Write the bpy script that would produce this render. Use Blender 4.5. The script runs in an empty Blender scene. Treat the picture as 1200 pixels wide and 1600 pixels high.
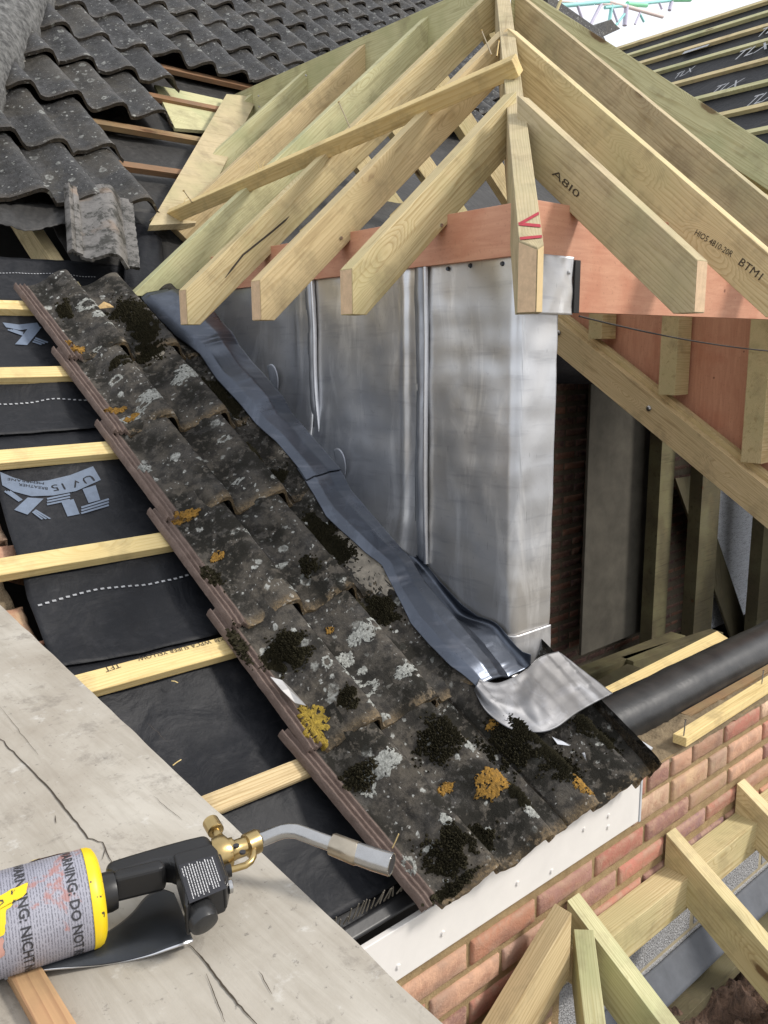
import bpy, bmesh, math, random
import numpy as np
from mathutils import Vector, Matrix, noise
from mathutils.bvhtree import BVHTree

S = bpy.context.scene
COL = S.collection
# ------------------------------------------------------------------ camera
# World: X runs along the eaves, Y runs up into the roof, Z is up; the phone is at the origin.
FP = 1300.0                                   # focal length in pixels of the 1200 x 1600 photo
def _d(px, py): return np.array([px - 600.0, py - 800.0, FP])
_zd = _d(665, 7500); _zd /= np.linalg.norm(_zd)
_x = _d(2130, 530); _x = _x - (_x @ _zd) * _zd; _x /= np.linalg.norm(_x)
_y = np.cross(_x, _zd); _y = _y if _y[2] > 0 else -_y
RW = np.array([_x, _y, -_zd])
cam_d = bpy.data.cameras.new('camera'); cam = bpy.data.objects.new('camera', cam_d); COL.objects.link(cam)
cam_d.sensor_fit = 'VERTICAL'; cam_d.sensor_height = 32.0; cam_d.sensor_width = 24.0; cam_d.lens = 26.0
cam_d.clip_start = 0.02; cam_d.clip_end = 500.0
cam.matrix_world = Matrix(((RW[0][0], -RW[0][1], -RW[0][2], 0), (RW[1][0], -RW[1][1], -RW[1][2], 0),
                           (RW[2][0], -RW[2][1], -RW[2][2], 0), (0, 0, 0, 1)))
S.camera = cam
# ------------------------------------------------------------------ light
w = bpy.data.worlds.new('World'); S.world = w; w.use_nodes = True
nt = w.node_tree; nt.nodes.clear()
sky = nt.nodes.new('ShaderNodeTexSky'); sky.sky_type = 'NISHITA'; sky.sun_disc = False
SUN_EL, SUN_AZ = math.radians(40), math.radians(134)      # azimuth clockwise from +Y
sky.sun_elevation = SUN_EL; sky.sun_rotation = SUN_AZ; sky.dust_density = 4.0; sky.air_density = 1.0; sky.ozone_density = 1.0
bg = nt.nodes.new('ShaderNodeBackground'); bg.inputs[1].default_value = 0.104
wo = nt.nodes.new('ShaderNodeOutputWorld')
mxs = nt.nodes.new('ShaderNodeMix'); mxs.data_type = 'RGBA'; mxs.inputs[0].default_value = .85; mxs.inputs[7].default_value = (9.6, 9.8, 10.2, 1)   # thin white cloud over the blue
nt.links.new(sky.outputs[0], mxs.inputs[6]); nt.links.new(mxs.outputs[2], bg.inputs[0]); nt.links.new(bg.outputs[0], wo.inputs[0])
sd = bpy.data.lights.new('sun', 'SUN'); sd.energy = 2.4; sd.angle = math.radians(9); sd.color = (1, 0.95, 0.88)
sun = bpy.data.objects.new('sun', sd); COL.objects.link(sun)
sv = Vector((math.sin(SUN_AZ) * math.cos(SUN_EL), math.cos(SUN_AZ) * math.cos(SUN_EL), math.sin(SUN_EL)))
sun.rotation_euler = sv.to_track_quat('Z', 'Y').to_euler()
S.view_settings.view_transform = 'Standard'; S.view_settings.look = 'None'
S.view_settings.exposure = 0.30; S.view_settings.gamma = 1.0
S.view_settings.use_curve_mapping = False

# ------------------------------------------------------------------ geometry helpers
def ray(px, py): return Vector((RW @ _d(px, py)).tolist())
def onX(px, py, x): r = ray(px, py); return r * (x / r.x)
def onY(px, py, y): r = ray(px, py); return r * (y / r.y)
def onZ(px, py, z): r = ray(px, py); return r * (z / r.z)
def onP(px, py, n, k): r = ray(px, py); return r * (k / n.dot(r))
# roof slope (35 degrees): s runs down the slope, o is the height above the tile level
PH = math.radians(35.01); P0 = Vector((0.0, 2.778, 0.1895))
NRM = Vector((0, -math.sin(PH), math.cos(PH))); DWN = Vector((0, -math.cos(PH), -math.sin(PH))); KN = NRM.dot(P0)
def RP(x, s, o=0.0): return Vector((x, 0, 0)) + P0 + DWN * s + NRM * o
def PR(px, py, o=0.0):
    p = onP(px, py, NRM, KN + o); q = p - P0
    return p.x, q.dot(DWN)
# steeper old roof above the break
PH2 = math.radians(40); K2 = RP(0, -0.25); UP2 = Vector((0, math.cos(PH2), math.sin(PH2))); N2 = Vector((0, -math.sin(PH2), math.cos(PH2)))
def RQ(x, s, o=0.0): return Vector((x, 0, 0)) + K2 + UP2 * s + N2 * o
def PQ(px, py, o=0.0):
    p = onP(px, py, N2, N2.dot(K2) + o); q = p - K2
    return p.x, q.dot(UP2)

def tag(o, label=None, cat=None, group=None, kind=None):
    if label: o['label'] = label
    if cat: o['category'] = cat
    if group: o['group'] = group
    if kind: o['kind'] = kind
    return o
def empty(name, loc=(0, 0, 0), label=None, cat=None, group=None):
    o = bpy.data.objects.new(name, None); o.empty_display_size = 0.05; COL.objects.link(o); o.location = loc
    return tag(o, label, cat, group)
def link(name, me, mat, parent=None, smooth=False, matrix=None, bevel=0):
    o = bpy.data.objects.new(name, me); COL.objects.link(o)
    if mat: me.materials.append(mat)
    if smooth: me.polygons.foreach_set('use_smooth', [True] * len(me.polygons))
    M = matrix if matrix is not None else Matrix.Identity(4)
    if parent is not None:
        o.parent = parent
        o.matrix_parent_inverse = Matrix.Identity(4)
        pw = PW.get(parent.name, None)
        if pw is None: pw = parent_world(parent)
        o.matrix_local = pw.inverted() @ M
    else:
        o.matrix_world = M
    PW[o.name] = M.copy()
    if bevel:
        b = o.modifiers.new('edge', 'BEVEL'); b.width = bevel; b.segments = 2; b.limit_method = 'ANGLE'; b.angle_limit = math.radians(50)
    return o
PW = {}
def parent_world(o):
    M = o.matrix_basis.copy()
    if o.parent: M = parent_world(o.parent) @ M
    return M
def mk(name, vs, fs, mat, parent=None, smooth=False, matrix=None, bevel=0):
    me = bpy.data.meshes.new(name); me.from_pydata([tuple(v) for v in vs], [], fs); me.update()
    bm = bmesh.new(); bm.from_mesh(me); bmesh.ops.recalc_face_normals(bm, faces=bm.faces); bm.to_mesh(me); bm.free()
    return link(name, me, mat, parent, smooth, matrix, bevel)
def frame(org, xdir, side):
    X = Vector(xdir).normalized(); Y = Vector(side).normalized(); Z = X.cross(Y).normalized(); Y = Z.cross(X)
    M = Matrix.Identity(4)
    for i in range(3): M[i][0] = X[i]; M[i][1] = Y[i]; M[i][2] = Z[i]; M[i][3] = org[i]
    return M
def prism(name, pts, side, thick, xdir, mat, parent=None, bevel=0.0015):
    """plank with outline pts (3-D, in a plane) and thickness along side (centred); local x along the grain"""
    org = sum((Vector(p) for p in pts), Vector()) / len(pts)
    M = frame(org, xdir, side); I = M.inverted(); n = len(pts); vs = []
    for s in (-.5, .5):
        for p in pts:
            q = I @ Vector(p); q.y = s * thick; vs.append(q)
    fs = [list(range(n))[::-1], list(range(n, 2 * n))] + [[i, (i + 1) % n, n + (i + 1) % n, n + i] for i in range(n)]
    return mk(name, vs, fs, mat, parent, False, M, bevel)
def bar(name, a, b, wd, ht, mat, up=(0, 0, 1), parent=None, bevel=0.0015, bow=0.0):
    """straight timber whose top centre line runs a -> b"""
    a = Vector(a); b = Vector(b); X = (b - a).normalized(); side = Vector(up).cross(X).normalized(); upv = X.cross(side)
    M = frame((a + b) / 2, X, side); L = (b - a).length / 2; vs = []; N = 6 if bow else 1
    for i in range(N + 1):
        x = -L + 2 * L * i / N; dz = -bow * (1 - (x / L) ** 2)
        vs += [(x, -wd / 2, dz), (x, wd / 2, dz), (x, wd / 2, dz - ht), (x, -wd / 2, dz - ht)]
    fs = [[0, 1, 2, 3], [4 * N + 3, 4 * N + 2, 4 * N + 1, 4 * N]]
    for i in range(N):
        for j in range(4):
            fs.append([4 * i + j, 4 * i + 4 + j, 4 * i + 4 + (j + 1) % 4, 4 * i + (j + 1) % 4])
    return mk(name, vs, fs, mat, parent, False, M, bevel)
def boxw(name, lo, hi, mat, parent=None, bevel=0.001):
    lo = Vector(lo); hi = Vector(hi); c = (lo + hi) / 2; h = (hi - lo) / 2
    vs = [(sx * h.x, sy * h.y, sz * h.z) for sx in (-1, 1) for sy in (-1, 1) for sz in (-1, 1)]
    fs = [[0, 1, 3, 2], [4, 6, 7, 5], [0, 4, 5, 1], [2, 3, 7, 6], [0, 2, 6, 4], [1, 5, 7, 3]]
    return mk(name, vs, fs, mat, parent, False, Matrix.Translation(c), bevel)
def quad(name, P, mat, par, nx=1):
    o0 = P[0].copy(); return mk(name, [p - o0 for p in P], [[0, 1, 2, 3]], mat, par, False, Matrix.Translation(o0))
def grid(name, nu, nv, fn, mat, parent=None, thick=0.0, smooth=True, org=None):
    """surface fn(u, v) -> point, u v in 0..1, optionally with real thickness"""
    P = [[Vector(fn(i / nu, j / nv)) for j in range(nv + 1)] for i in range(nu + 1)]
    if org is None: org = P[nu // 2][nv // 2]
    vs = [P[i][j] - org for i in range(nu + 1) for j in range(nv + 1)]
    id_ = lambda i, j: i * (nv + 1) + j
    fs = [[id_(i, j), id_(i + 1, j), id_(i + 1, j + 1), id_(i, j + 1)] for i in range(nu) for j in range(nv)]
    if thick:
        n0 = len(vs); nr = [None] * n0
        for i in range(nu + 1):
            for j in range(nv + 1):
                a = P[min(i + 1, nu)][j] - P[max(i - 1, 0)][j]; b = P[i][min(j + 1, nv)] - P[i][max(j - 1, 0)]
                nr[id_(i, j)] = a.cross(b).normalized()
        vs += [vs[k] - nr[k] * thick for k in range(n0)]
        fs += [[n0 + q for q in f][::-1] for f in fs[:]]
        ring = [id_(i, 0) for i in range(nu + 1)] + [id_(nu, j) for j in range(1, nv + 1)] + [id_(i, nv) for i in range(nu - 1, -1, -1)] + [id_(0, j) for j in range(nv - 1, 0, -1)]
        for k in range(len(ring)):
            a, b = ring[k], ring[(k + 1) % len(ring)]; fs.append([a, n0 + a, n0 + b, b])
    return mk(name, vs, fs, mat, parent, smooth, Matrix.Translation(org))
def sweep(name, pts, rad, mat, parent=None, n=20, cap=True, smooth=True):
    pts = [Vector(p) for p in pts]; m = len(pts)
    if not hasattr(rad, '__len__'): rad = [rad] * m
    org = pts[0].copy(); vs = []; fs = []; up = Vector((0.13, 0.2, 0.97))
    T = (pts[1] - pts[0]).normalized(); A = T.cross(up).normalized()
    for i, p in enumerate(pts):
        T = (pts[min(i + 1, m - 1)] - pts[max(i - 1, 0)])
        T = T.normalized() if T.length > 1e-9 else Vector((1, 0, 0))
        A = (A - T * A.dot(T)).normalized(); B = T.cross(A)
        for k in range(n):
            a = 2 * math.pi * k / n; vs.append(p - org + (A * math.cos(a) + B * math.sin(a)) * rad[i])
    for i in range(m - 1):
        for k in range(n): fs.append([i * n + k, i * n + (k + 1) % n, (i + 1) * n + (k + 1) % n, (i + 1) * n + k])
    if cap: fs.append(list(range(n))[::-1]); fs.append([(m - 1) * n + k for k in range(n)])
    o = mk(name, vs, fs, mat, parent, smooth, Matrix.Translation(org))
    if smooth:
        e = o.modifiers.new('split', 'EDGE_SPLIT'); e.split_angle = math.radians(40)
    return o
def lerp_list(L, t):
    """piecewise-linear table [(t, v), ...]"""
    if t <= L[0][0]: return L[0][1]
    for (a, va), (b, vb) in zip(L, L[1:]):
        if t <= b:
            f = (t - a) / (b - a); return va + (vb - va) * f
    return L[-1][1]
def sstep(a, b, x):
    t = max(0.0, min(1.0, (x - a) / (b - a))); return t * t * (3 - 2 * t)
def nz(x, y, z=0.0, sc=1.0): return noise.noise(Vector((x * sc, y * sc, z)))
def text_tris(body, size, bold=0.0):
    cu = bpy.data.curves.new('lettering', 'FONT'); cu.body = body; cu.size = size; cu.resolution_u = 2; cu.offset = bold * size
    ob = bpy.data.objects.new('lettering', cu); COL.objects.link(ob)
    bpy.context.view_layer.update()
    me = bpy.data.meshes.new_from_object(ob.evaluated_get(bpy.context.evaluated_depsgraph_get()))
    bpy.data.objects.remove(ob); bpy.data.curves.remove(cu)
    bm = bmesh.new(); bm.from_mesh(me); bmesh.ops.triangulate(bm, faces=bm.faces)
    for _ in range(1): bmesh.ops.subdivide_edges(bm, edges=[e for e in bm.edges if e.calc_length() > size * 0.5], cuts=1)
    bmesh.ops.triangulate(bm, faces=bm.faces)
    vs = [v.co.copy() for v in bm.verts]; bm.verts.index_update(); fs = [[v.index for v in f.verts] for f in bm.faces]
    bm.free(); bpy.data.meshes.remove(me)
    return vs, fs
def lettering(name, body, size, fn, mat, parent, bold=0.0):
    """flat lettering; fn maps text (x, y) to a world point"""
    vs, fs = text_tris(body, size, bold); ps = [Vector(fn(v.x, v.y)) for v in vs]
    org = ps[0].copy()
    return mk(name, [p - org for p in ps], fs, mat, parent, False, Matrix.Translation(org))

# ------------------------------------------------------------------ material helpers
def mat_new(name):
    m = bpy.data.materials.new(name); m.use_nodes = True; t = m.node_tree
    p = t.nodes['Principled BSDF']; return m, t, p
class N:
    def __init__(s, t): s.t = t
    def node(s, k, **kw):
        n = s.t.nodes.new(k)
        for a, b in kw.items(): setattr(n, a, b)
        return n
    def L(s, a, b): s.t.links.new(a, b)
    def coord(s, kind='Object', sc=(1, 1, 1), loc=None, rnd=0.0):
        c = s.node('ShaderNodeTexCoord'); m = s.node('ShaderNodeMapping'); s.L(c.outputs[kind], m.inputs[0])
        m.inputs['Scale'].default_value = sc
        if rnd:
            oi = s.node('ShaderNodeObjectInfo'); mu = s.node('ShaderNodeVectorMath', operation='SCALE')
            mu.inputs[0].default_value = (rnd, rnd * .7, rnd * .4); s.L(oi.outputs['Random'], mu.inputs['Scale']); s.L(mu.outputs[0], m.inputs['Location'])
        return m.outputs[0]
    def noise(s, v, sc=5, det=4, rough=.55, dist=0.0):
        n = s.node('ShaderNodeTexNoise'); s.L(v, n.inputs['Vector']); n.inputs['Scale'].default_value = sc
        n.inputs['Detail'].default_value = det; n.inputs['Roughness'].default_value = rough; n.inputs['Distortion'].default_value = dist
        return n.outputs[0], n.outputs[1]
    def vor(s, v, sc=5, feat='F1', rnd=1.0):
        n = s.node('ShaderNodeTexVoronoi', feature=feat); s.L(v, n.inputs['Vector']); n.inputs['Scale'].default_value = sc
        n.inputs['Randomness'].default_value = rnd
        return n
    def ramp(s, v, *stops, interp='LINEAR'):
        r = s.node('ShaderNodeValToRGB'); s.L(v, r.inputs[0]); e = r.color_ramp.elements; r.color_ramp.interpolation = interp
        while len(e) < len(stops): e.new(0.5)
        for el, (p, c) in zip(e, stops):
            el.position = p; el.color = (c, c, c, 1) if not hasattr(c, '__len__') else (*c, 1)
        return r.outputs[0]
    def mix(s, f, a, b, mode='MIX'):
        m = s.node('ShaderNodeMix', data_type='RGBA', blend_type=mode)
        for inp, v in ((m.inputs[0], f), (m.inputs[6], a), (m.inputs[7], b)):
            if hasattr(v, 'links'): s.L(v, inp)
            elif hasattr(v, '__len__'): inp.default_value = (*v, 1)
            else: inp.default_value = v if inp.type == 'VALUE' else (v, v, v, 1)
        return m.outputs[2]
    def math(s, op, a, b=0.0, c=None):
        m = s.node('ShaderNodeMath', operation=op)
        for i, v in enumerate((a, b) if c is None else (a, b, c)):
            if hasattr(v, 'links'): s.L(v, m.inputs[i])
            else: m.inputs[i].default_value = v
        return m.outputs[0]
    def add(s, a, b):
        m = s.node('ShaderNodeVectorMath', operation='ADD'); s.L(a, m.inputs[0]); s.L(b, m.inputs[1]); return m.outputs[0]
    def scale(s, a, f):
        m = s.node('ShaderNodeVectorMath', operation='SCALE'); s.L(a, m.inputs[0]); m.inputs['Scale'].default_value = f; return m.outputs[0]
    def bump(s, h, p, strength=.3, dist=.002):
        b = s.node('ShaderNodeBump'); b.inputs['Strength'].default_value = strength; b.inputs['Distance'].default_value = dist
        s.L(h, b.inputs['Height']); s.L(b.outputs[0], p.inputs['Normal'])

def wood(name, light, dark, stain=(.2, .25, .12), stain_amt=.35, knot=True, ring=26, rough=.72, dirt=0.0):
    m, t, p = mat_new(name); n = N(t)
    v = n.coord(sc=(1, 1, 1), rnd=7.0)
    st = n.node('ShaderNodeMapping'); n.L(v, st.inputs[0]); st.inputs['Scale'].default_value = (1.2, 14, 14)
    d1 = n.noise(st.outputs[0], 1.0, 3, .5)[1]
    base = n.node('ShaderNodeMapping'); n.L(v, base.inputs[0]); base.inputs['Scale'].default_value = (.35, 2.2, 2.2)
    vv = n.add(base.outputs[0], n.scale(d1, .10))
    kv = n.node('ShaderNodeMapping'); n.L(v, kv.inputs[0]); kv.inputs['Scale'].default_value = (2.6, 8, 8)
    kd = n.vor(kv.outputs[0], 1.0); kdist = kd.outputs['Distance']; 
    if knot:
        pull = n.ramp(kdist, (0.0, 1.0), (.33, 0.0))
        pm = n.node('ShaderNodeVectorMath', operation='SCALE'); pm.inputs[0].default_value = (.0, .09, .06); n.L(pull, pm.inputs['Scale'])
        vv = n.add(vv, pm.outputs[0])
    wv = n.node('ShaderNodeTexWave', wave_type='RINGS', rings_direction='X', wave_profile='SAW'); n.L(vv, wv.inputs['Vector'])
    wv.inputs['Scale'].default_value = ring; wv.inputs['Distortion'].default_value = 1.2; wv.inputs['Detail'].default_value = 2; wv.inputs['Detail Scale'].default_value = 1.5
    rings = n.ramp(wv.outputs['Fac'], (0, .05), (.55, .25), (.9, 1.0), (1.0, .1))
    fine = n.node('ShaderNodeMapping'); n.L(v, fine.inputs[0]); fine.inputs['Scale'].default_value = (6, 260, 260)
    fib = n.noise(fine.outputs[0], 1, 3, .6)[0]
    big = n.noise(v, 3.0, 4, .6, .3)[0]
    c = n.mix(n.math('MULTIPLY', rings, .80), light, dark)
    c = n.mix(n.math('MULTIPLY', n.ramp(fib, (.35, 0), (.75, 1)), .30), c, [x * .62 for x in dark])
    c = n.mix(n.math('MULTIPLY', n.ramp(big, (.48, 0), (.68, 1)), stain_amt), c, stain)
    oi = n.node('ShaderNodeObjectInfo')
    c = n.mix(n.math('MULTIPLY', oi.outputs['Random'], .22), c, [min(1, x * 1.25) for x in light])
    rm_ = n.math('FRACT', n.math('MULTIPLY', oi.outputs['Random'], 7.31)); c = n.mix(n.math('MULTIPLY', n.math('MULTIPLY', rm_, n.ramp(big, (.35, .2), (.6, 1))), .42), c, (.40, .36, .17))
    if knot:
        wob = n.math('ADD', kdist, n.math('MULTIPLY', n.noise(v, 60, 2)[0], .05))
        rnd = n.node('ShaderNodeSeparateColor'); n.L(kd.outputs['Color'], rnd.inputs[0])
        gate = n.ramp(rnd.outputs[0], (.42, 0), (.44, 1))
        core = n.math('MULTIPLY', n.ramp(wob, (.11, 1), (.15, 0)), gate)
        halo = n.math('MULTIPLY', n.ramp(wob, (.12, .75), (.26, 0)), gate)
        c = n.mix(n.math('MULTIPLY', halo, .45), c, [x * .8 for x in dark]); c = n.mix(n.math('MULTIPLY', core, .85), c, (.10, .045, .018))
    if dirt:
        dn = n.noise(v, 11, 6, .7)[0]; c = n.mix(n.math('MULTIPLY', n.ramp(dn, (.45, 0), (.7, 1)), dirt), c, (.11, .10, .085))
    sp = n.noise(v, 9, 5, .65)[0]; c = n.mix(n.math('MULTIPLY', n.ramp(sp, (.52, 0), (.70, 1)), .38), c, (.16, .12, .07))
    sm = n.node('ShaderNodeMapping'); n.L(v, sm.inputs[0]); sm.inputs['Scale'].default_value = (1.4, 22, 22); smn = n.noise(sm.outputs[0], 2.4, 4, .6, .6)[0]
    c = n.mix(n.math('MULTIPLY', n.ramp(smn, (.57, 0), (.68, 1)), .5), c, [x * .72 for x in dark])
    n.L(c, p.inputs['Base Color']); p.inputs['Roughness'].default_value = rough; p.inputs['Specular IOR Level'].default_value = .25
    n.bump(n.math('ADD', fib, n.math('MULTIPLY', rings, .5)), p, .35, .0012)
    return m
def plain(name, col, rough=.6, metal=0.0, var=.25, sc=8, bump=.2, bsc=60, spec=.5, col2=None, dist=.001):
    m, t, p = mat_new(name); n = N(t); v = n.coord()
    a = n.noise(v, sc, 6, .65, .2)[0]; f = n.ramp(a, (.3, 0), (.7, 1))
    lo = col2 or [c * (1 - var) for c in col]
    c = n.mix(f, lo, col); n.L(c, p.inputs['Base Color']); p.inputs['Roughness'].default_value = rough; p.inputs['Metallic'].default_value = metal
    p.inputs['Specular IOR Level'].default_value = spec
    if bump: n.bump(n.noise(v, bsc, 4, .6)[0], p, bump, dist)
    return m

M = {}
M['pine'] = wood('treated_pine', (.70, .585, .345), (.43, .30, .13), (.40, .39, .20), .45)
M['pine_warm'] = wood('warm_pine', (.67, .53, .31), (.42, .285, .13), (.46, .36, .20), .3)
M['pine_green'] = wood('green_treated_pine', (.60, .58, .345), (.38, .33, .16), (.27, .33, .17), .55)
M['pine_grey'] = wood('weathered_pine', (.57, .475, .31), (.36, .27, .145), (.26, .27, .18), .5, dirt=.2)
M['batten'] = wood('yellow_batten_wood', (.76, .60, .30), (.60, .42, .16), (.66, .52, .22), .2, ring=18)
M['old_batten'] = wood('old_brown_batten_wood', (.30, .16, .085), (.15, .075, .04), (.10, .07, .05), .5, dirt=.3)
M['shaded_pine'] = wood('shaded_stud_wood', (.10, .085, .05), (.06, .048, .028), (.2, .2, .11), .4, dirt=.2)  # wood colour darkened to carry the dark room's shade
M['endgrain'] = plain('sawn_end_grain', (.72, .52, .33), .8, 0, .25, 60, .3, 300)

def ply_mat():
    m, t, p = mat_new('orange_plywood'); n = N(t); v = n.coord()
    s1 = n.node('ShaderNodeMapping'); n.L(v, s1.inputs[0]); s1.inputs['Scale'].default_value = (4, 4, 40); s1.inputs['Rotation'].default_value = (0, .5, .5)
    g = n.noise(s1.outputs[0], 1.6, 5, .65, .8)[0]; b = n.noise(v, 5, 5, .6, .4)[0]; f = n.noise(v, 130, 3)[0]
    c = n.mix(n.ramp(g, (.3, 0), (.7, 1)), (.54, .255, .16), (.66, .35, .225)); c = n.mix(n.math('MULTIPLY', n.ramp(b, (.5, 0), (.7, 1)), .45), c, (.46, .14, .07))
    c = n.mix(n.math('MULTIPLY', n.ramp(f, (.6, 0), (.72, 1)), .35), c, (.25, .10, .05))
    k = n.vor(v, 11); c = n.mix(n.ramp(k.outputs['Distance'], (.045, .8), (.07, 0)), c, (.16, .06, .03))
    n.L(c, p.inputs['Base Color']); p.inputs['Roughness'].default_value = .6; n.bump(g, p, .2, .001); return m
M['ply'] = ply_mat()

def lead_mat(name, warm_reflect=.45, base=(.70, .715, .745), rough=.34, metal=.84):
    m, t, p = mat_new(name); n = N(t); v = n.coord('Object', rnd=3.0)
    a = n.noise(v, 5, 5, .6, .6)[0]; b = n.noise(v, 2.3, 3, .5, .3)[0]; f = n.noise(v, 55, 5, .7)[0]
    st = n.node('ShaderNodeMapping'); n.L(v, st.inputs[0]); st.inputs['Scale'].default_value = (3, 3, 26); sc = n.noise(st.outputs[0], 2, 5, .6)[0]
    c = n.mix(n.ramp(a, (.30, 0), (.72, 1)), [x * .78 for x in base], base)
    c = n.mix(n.math('MULTIPLY', n.ramp(b, (.42, 0), (.62, 1)), warm_reflect), c, [base[0] * .98, base[1] * .88, base[2] * .72])  # warm reflection of the surroundings, mottled into the lead colour
    bl = n.node('ShaderNodeMapping'); n.L(v, bl.inputs[0]); bl.inputs['Scale'].default_value = (5, 5, 1.1); bs = n.noise(bl.outputs[0], 2.2, 6, .65, .8)[0]
    c = n.mix(n.math('MULTIPLY', n.ramp(bs, (.52, 0), (.66, 1)), .55), c, [min(1, x * 1.45) for x in base])
    scr = n.node('ShaderNodeMapping'); n.L(v, scr.inputs[0]); scr.inputs['Scale'].default_value = (14, 14, 2.2); scr.inputs['Rotation'].default_value = (.5, 0, 0); ss = n.noise(scr.outputs[0], 9, 3, .5)[0]
    c = n.mix(n.math('MULTIPLY', n.ramp(ss, (.70, 0), (.72, 1)), .4), c, [x * .45 for x in base])
    c = n.mix(n.math('MULTIPLY', n.ramp(sc, (.55, 0), (.7, 1)), .25), c, (.26, .27, .31))
    c = n.mix(n.math('MULTIPLY', n.ramp(f, (.62, 0), (.75, 1)), .3), c, (.2, .2, .22))
    n.L(c, p.inputs['Base Color']); p.inputs['Metallic'].default_value = metal
    r = n.math('ADD', n.math('MULTIPLY', n.noise(v, 9, 5, .6)[0], .26), rough - .12); n.L(r, p.inputs['Roughness'])
    h = n.math('ADD', n.math('MULTIPLY', n.noise(v, 4.5, 2, .4)[0], 3.0), n.math('MULTIPLY', n.math('ADD', f, sc), .07)); n.bump(h, p, .35, .006)
    return m
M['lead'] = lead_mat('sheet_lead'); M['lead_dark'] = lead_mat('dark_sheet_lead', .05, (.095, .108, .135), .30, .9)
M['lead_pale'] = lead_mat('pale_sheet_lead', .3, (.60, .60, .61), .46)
M['lead_bright'] = plain('bright_lead_edge', (.72, .73, .76), .32, .9, .15, 20, .1)

def tile_mat(name, dark=False):
    m, t, p = mat_new(name); n = N(t); v = n.coord('Object', rnd=9.0)
    b = n.noise(v, 9, 6, .65, .3)[0]; fine = n.noise(v, 170, 5, .75)[0]; md = n.noise(v, 34, 5, .7)[0]
    base = (.042, .040, .038) if not dark else (.036, .036, .037); base2 = (.105, .090, .070) if not dark else (.062, .06, .06)
    c = n.mix(n.ramp(b, (.35, 0), (.68, 1)), base, base2)
    c = n.mix(n.math('MULTIPLY', n.ramp(fine, (.52, 0), (.72, 1)), .45), c, (.17, .155, .13) if not dark else (.14, .14, .14))
    c = n.mix(n.math('MULTIPLY', n.ramp(md, (.45, 0), (.60, 1)), .75), c, (.014, .013, .012))
    if dark: c = n.mix(n.math('MULTIPLY', n.ramp(n.noise(v, 3.1, 5, .7, .5)[0], (.48, 0), (.62, 1)), .6), c, (.085, .075, .06))
    # lichen rosettes
    wob = n.scale(n.noise(v, 55, 3, .6)[1], .022)
    for sc, lo, amt, col, hole in ((17, .42, .85, (.42, .43, .40), True), (48, .52, .85, (.48, .49, .46), False), (110, .62, .8, (.42, .42, .40), False)):
        vd = n.vor(n.add(v, wob), sc); sep = n.node('ShaderNodeSeparateColor'); n.L(vd.outputs['Color'], sep.inputs[0])
        gate = n.ramp(sep.outputs[0], (lo, 0), (lo + .02, 1)); rad = n.math('MULTIPLY', sep.outputs[1], .30)
        q = n.math('SUBTRACT', vd.outputs['Distance'], rad); edge = n.ramp(q, (.0, 1), (.05, 0))
        if hole:
            inn = n.ramp(n.math('ADD', q, .16), (0, .35), (.12, 1)); edge = n.math('MULTIPLY', edge, inn)
        g2 = n.ramp(n.noise(v, 90, 4, .7)[0], (.36, .15), (.55, 1)); clus = n.ramp(n.noise(v, 4.5, 3)[0], (.34, .15), (.52, 1)) if not dark else n.ramp(n.noise(v, 4.5, 3)[0], (.30, .3), (.5, 1))
        k = n.math('MULTIPLY', n.math('MULTIPLY', edge, gate), n.math('MULTIPLY', g2, n.math('MULTIPLY', clus, amt)))
        c = n.mix(k, c, col if not dark else [x * .8 for x in col])
    # brown crust where the tail edge weathers (attribute painted on the tile)
    at = n.node('ShaderNodeAttribute', attribute_name='wear'); ws = n.node('ShaderNodeSeparateColor'); n.L(at.outputs['Color'], ws.inputs[0])
    tail = n.math('MULTIPLY', ws.outputs[0], n.ramp(fine, (.38, .2), (.6, 1))); c = n.mix(n.math('MULTIPLY', tail, .7), c, (.25, .175, .09))
    moss = n.math('MULTIPLY', ws.outputs[1], n.ramp(n.noise(v, 42, 5, .7)[0], (.43, 0), (.5, 1))); c = n.mix(n.math('MULTIPLY', moss, .95), c, (.010, .009, .006))
    fl = ws.outputs[2]; c = n.mix(fl, c, n.mix(md, (.07, .045, .036), (.27, .205, .175)))
    n.L(c, p.inputs['Base Color']); p.inputs['Roughness'].default_value = .85 if not dark else .48; p.inputs['Specular IOR Level'].default_value = .3
    n.bump(n.math('ADD', n.math('MULTIPLY', fine, .6), n.math('MULTIPLY', md, 1.2)), p, .8, .004)
    return m
M['tile'] = tile_mat('lichened_concrete_tile'); M['tile_dark'] = tile_mat('dark_old_tile', True)
M['tile_pale'] = plain('pale_scoured_tile', (.36, .32, .26), .8, 0, .3, 30, .5, 160, .3, (.10, .09, .075), .003)
M['moss'] = plain('dark_moss', (.036, .032, .018), .95, 0, .5, 60, .4, 300, .1)
M['hip'] = plain('lichen_crusted_hip_tile', (.20, .20, .195), .9, 0, .4, 34, .9, 110, .3, (.035, .035, .035), .006)
M['ochre'] = plain('orange_lichen', (.40, .215, .04), .9, 0, .5, 140, .9, 260, .2, (.12, .075, .025), .004)
M['yellow_lichen'] = plain('yellow_lichen', (.44, .31, .05), .9, 0, .5, 140, .9, 260, .2, (.14, .10, .025), .004)
M['white_lichen'] = plain('white_lichen', (.44, .45, .42), .9, 0, .45, 160, .8, 300, .2, (.10, .10, .09), .003)

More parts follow.
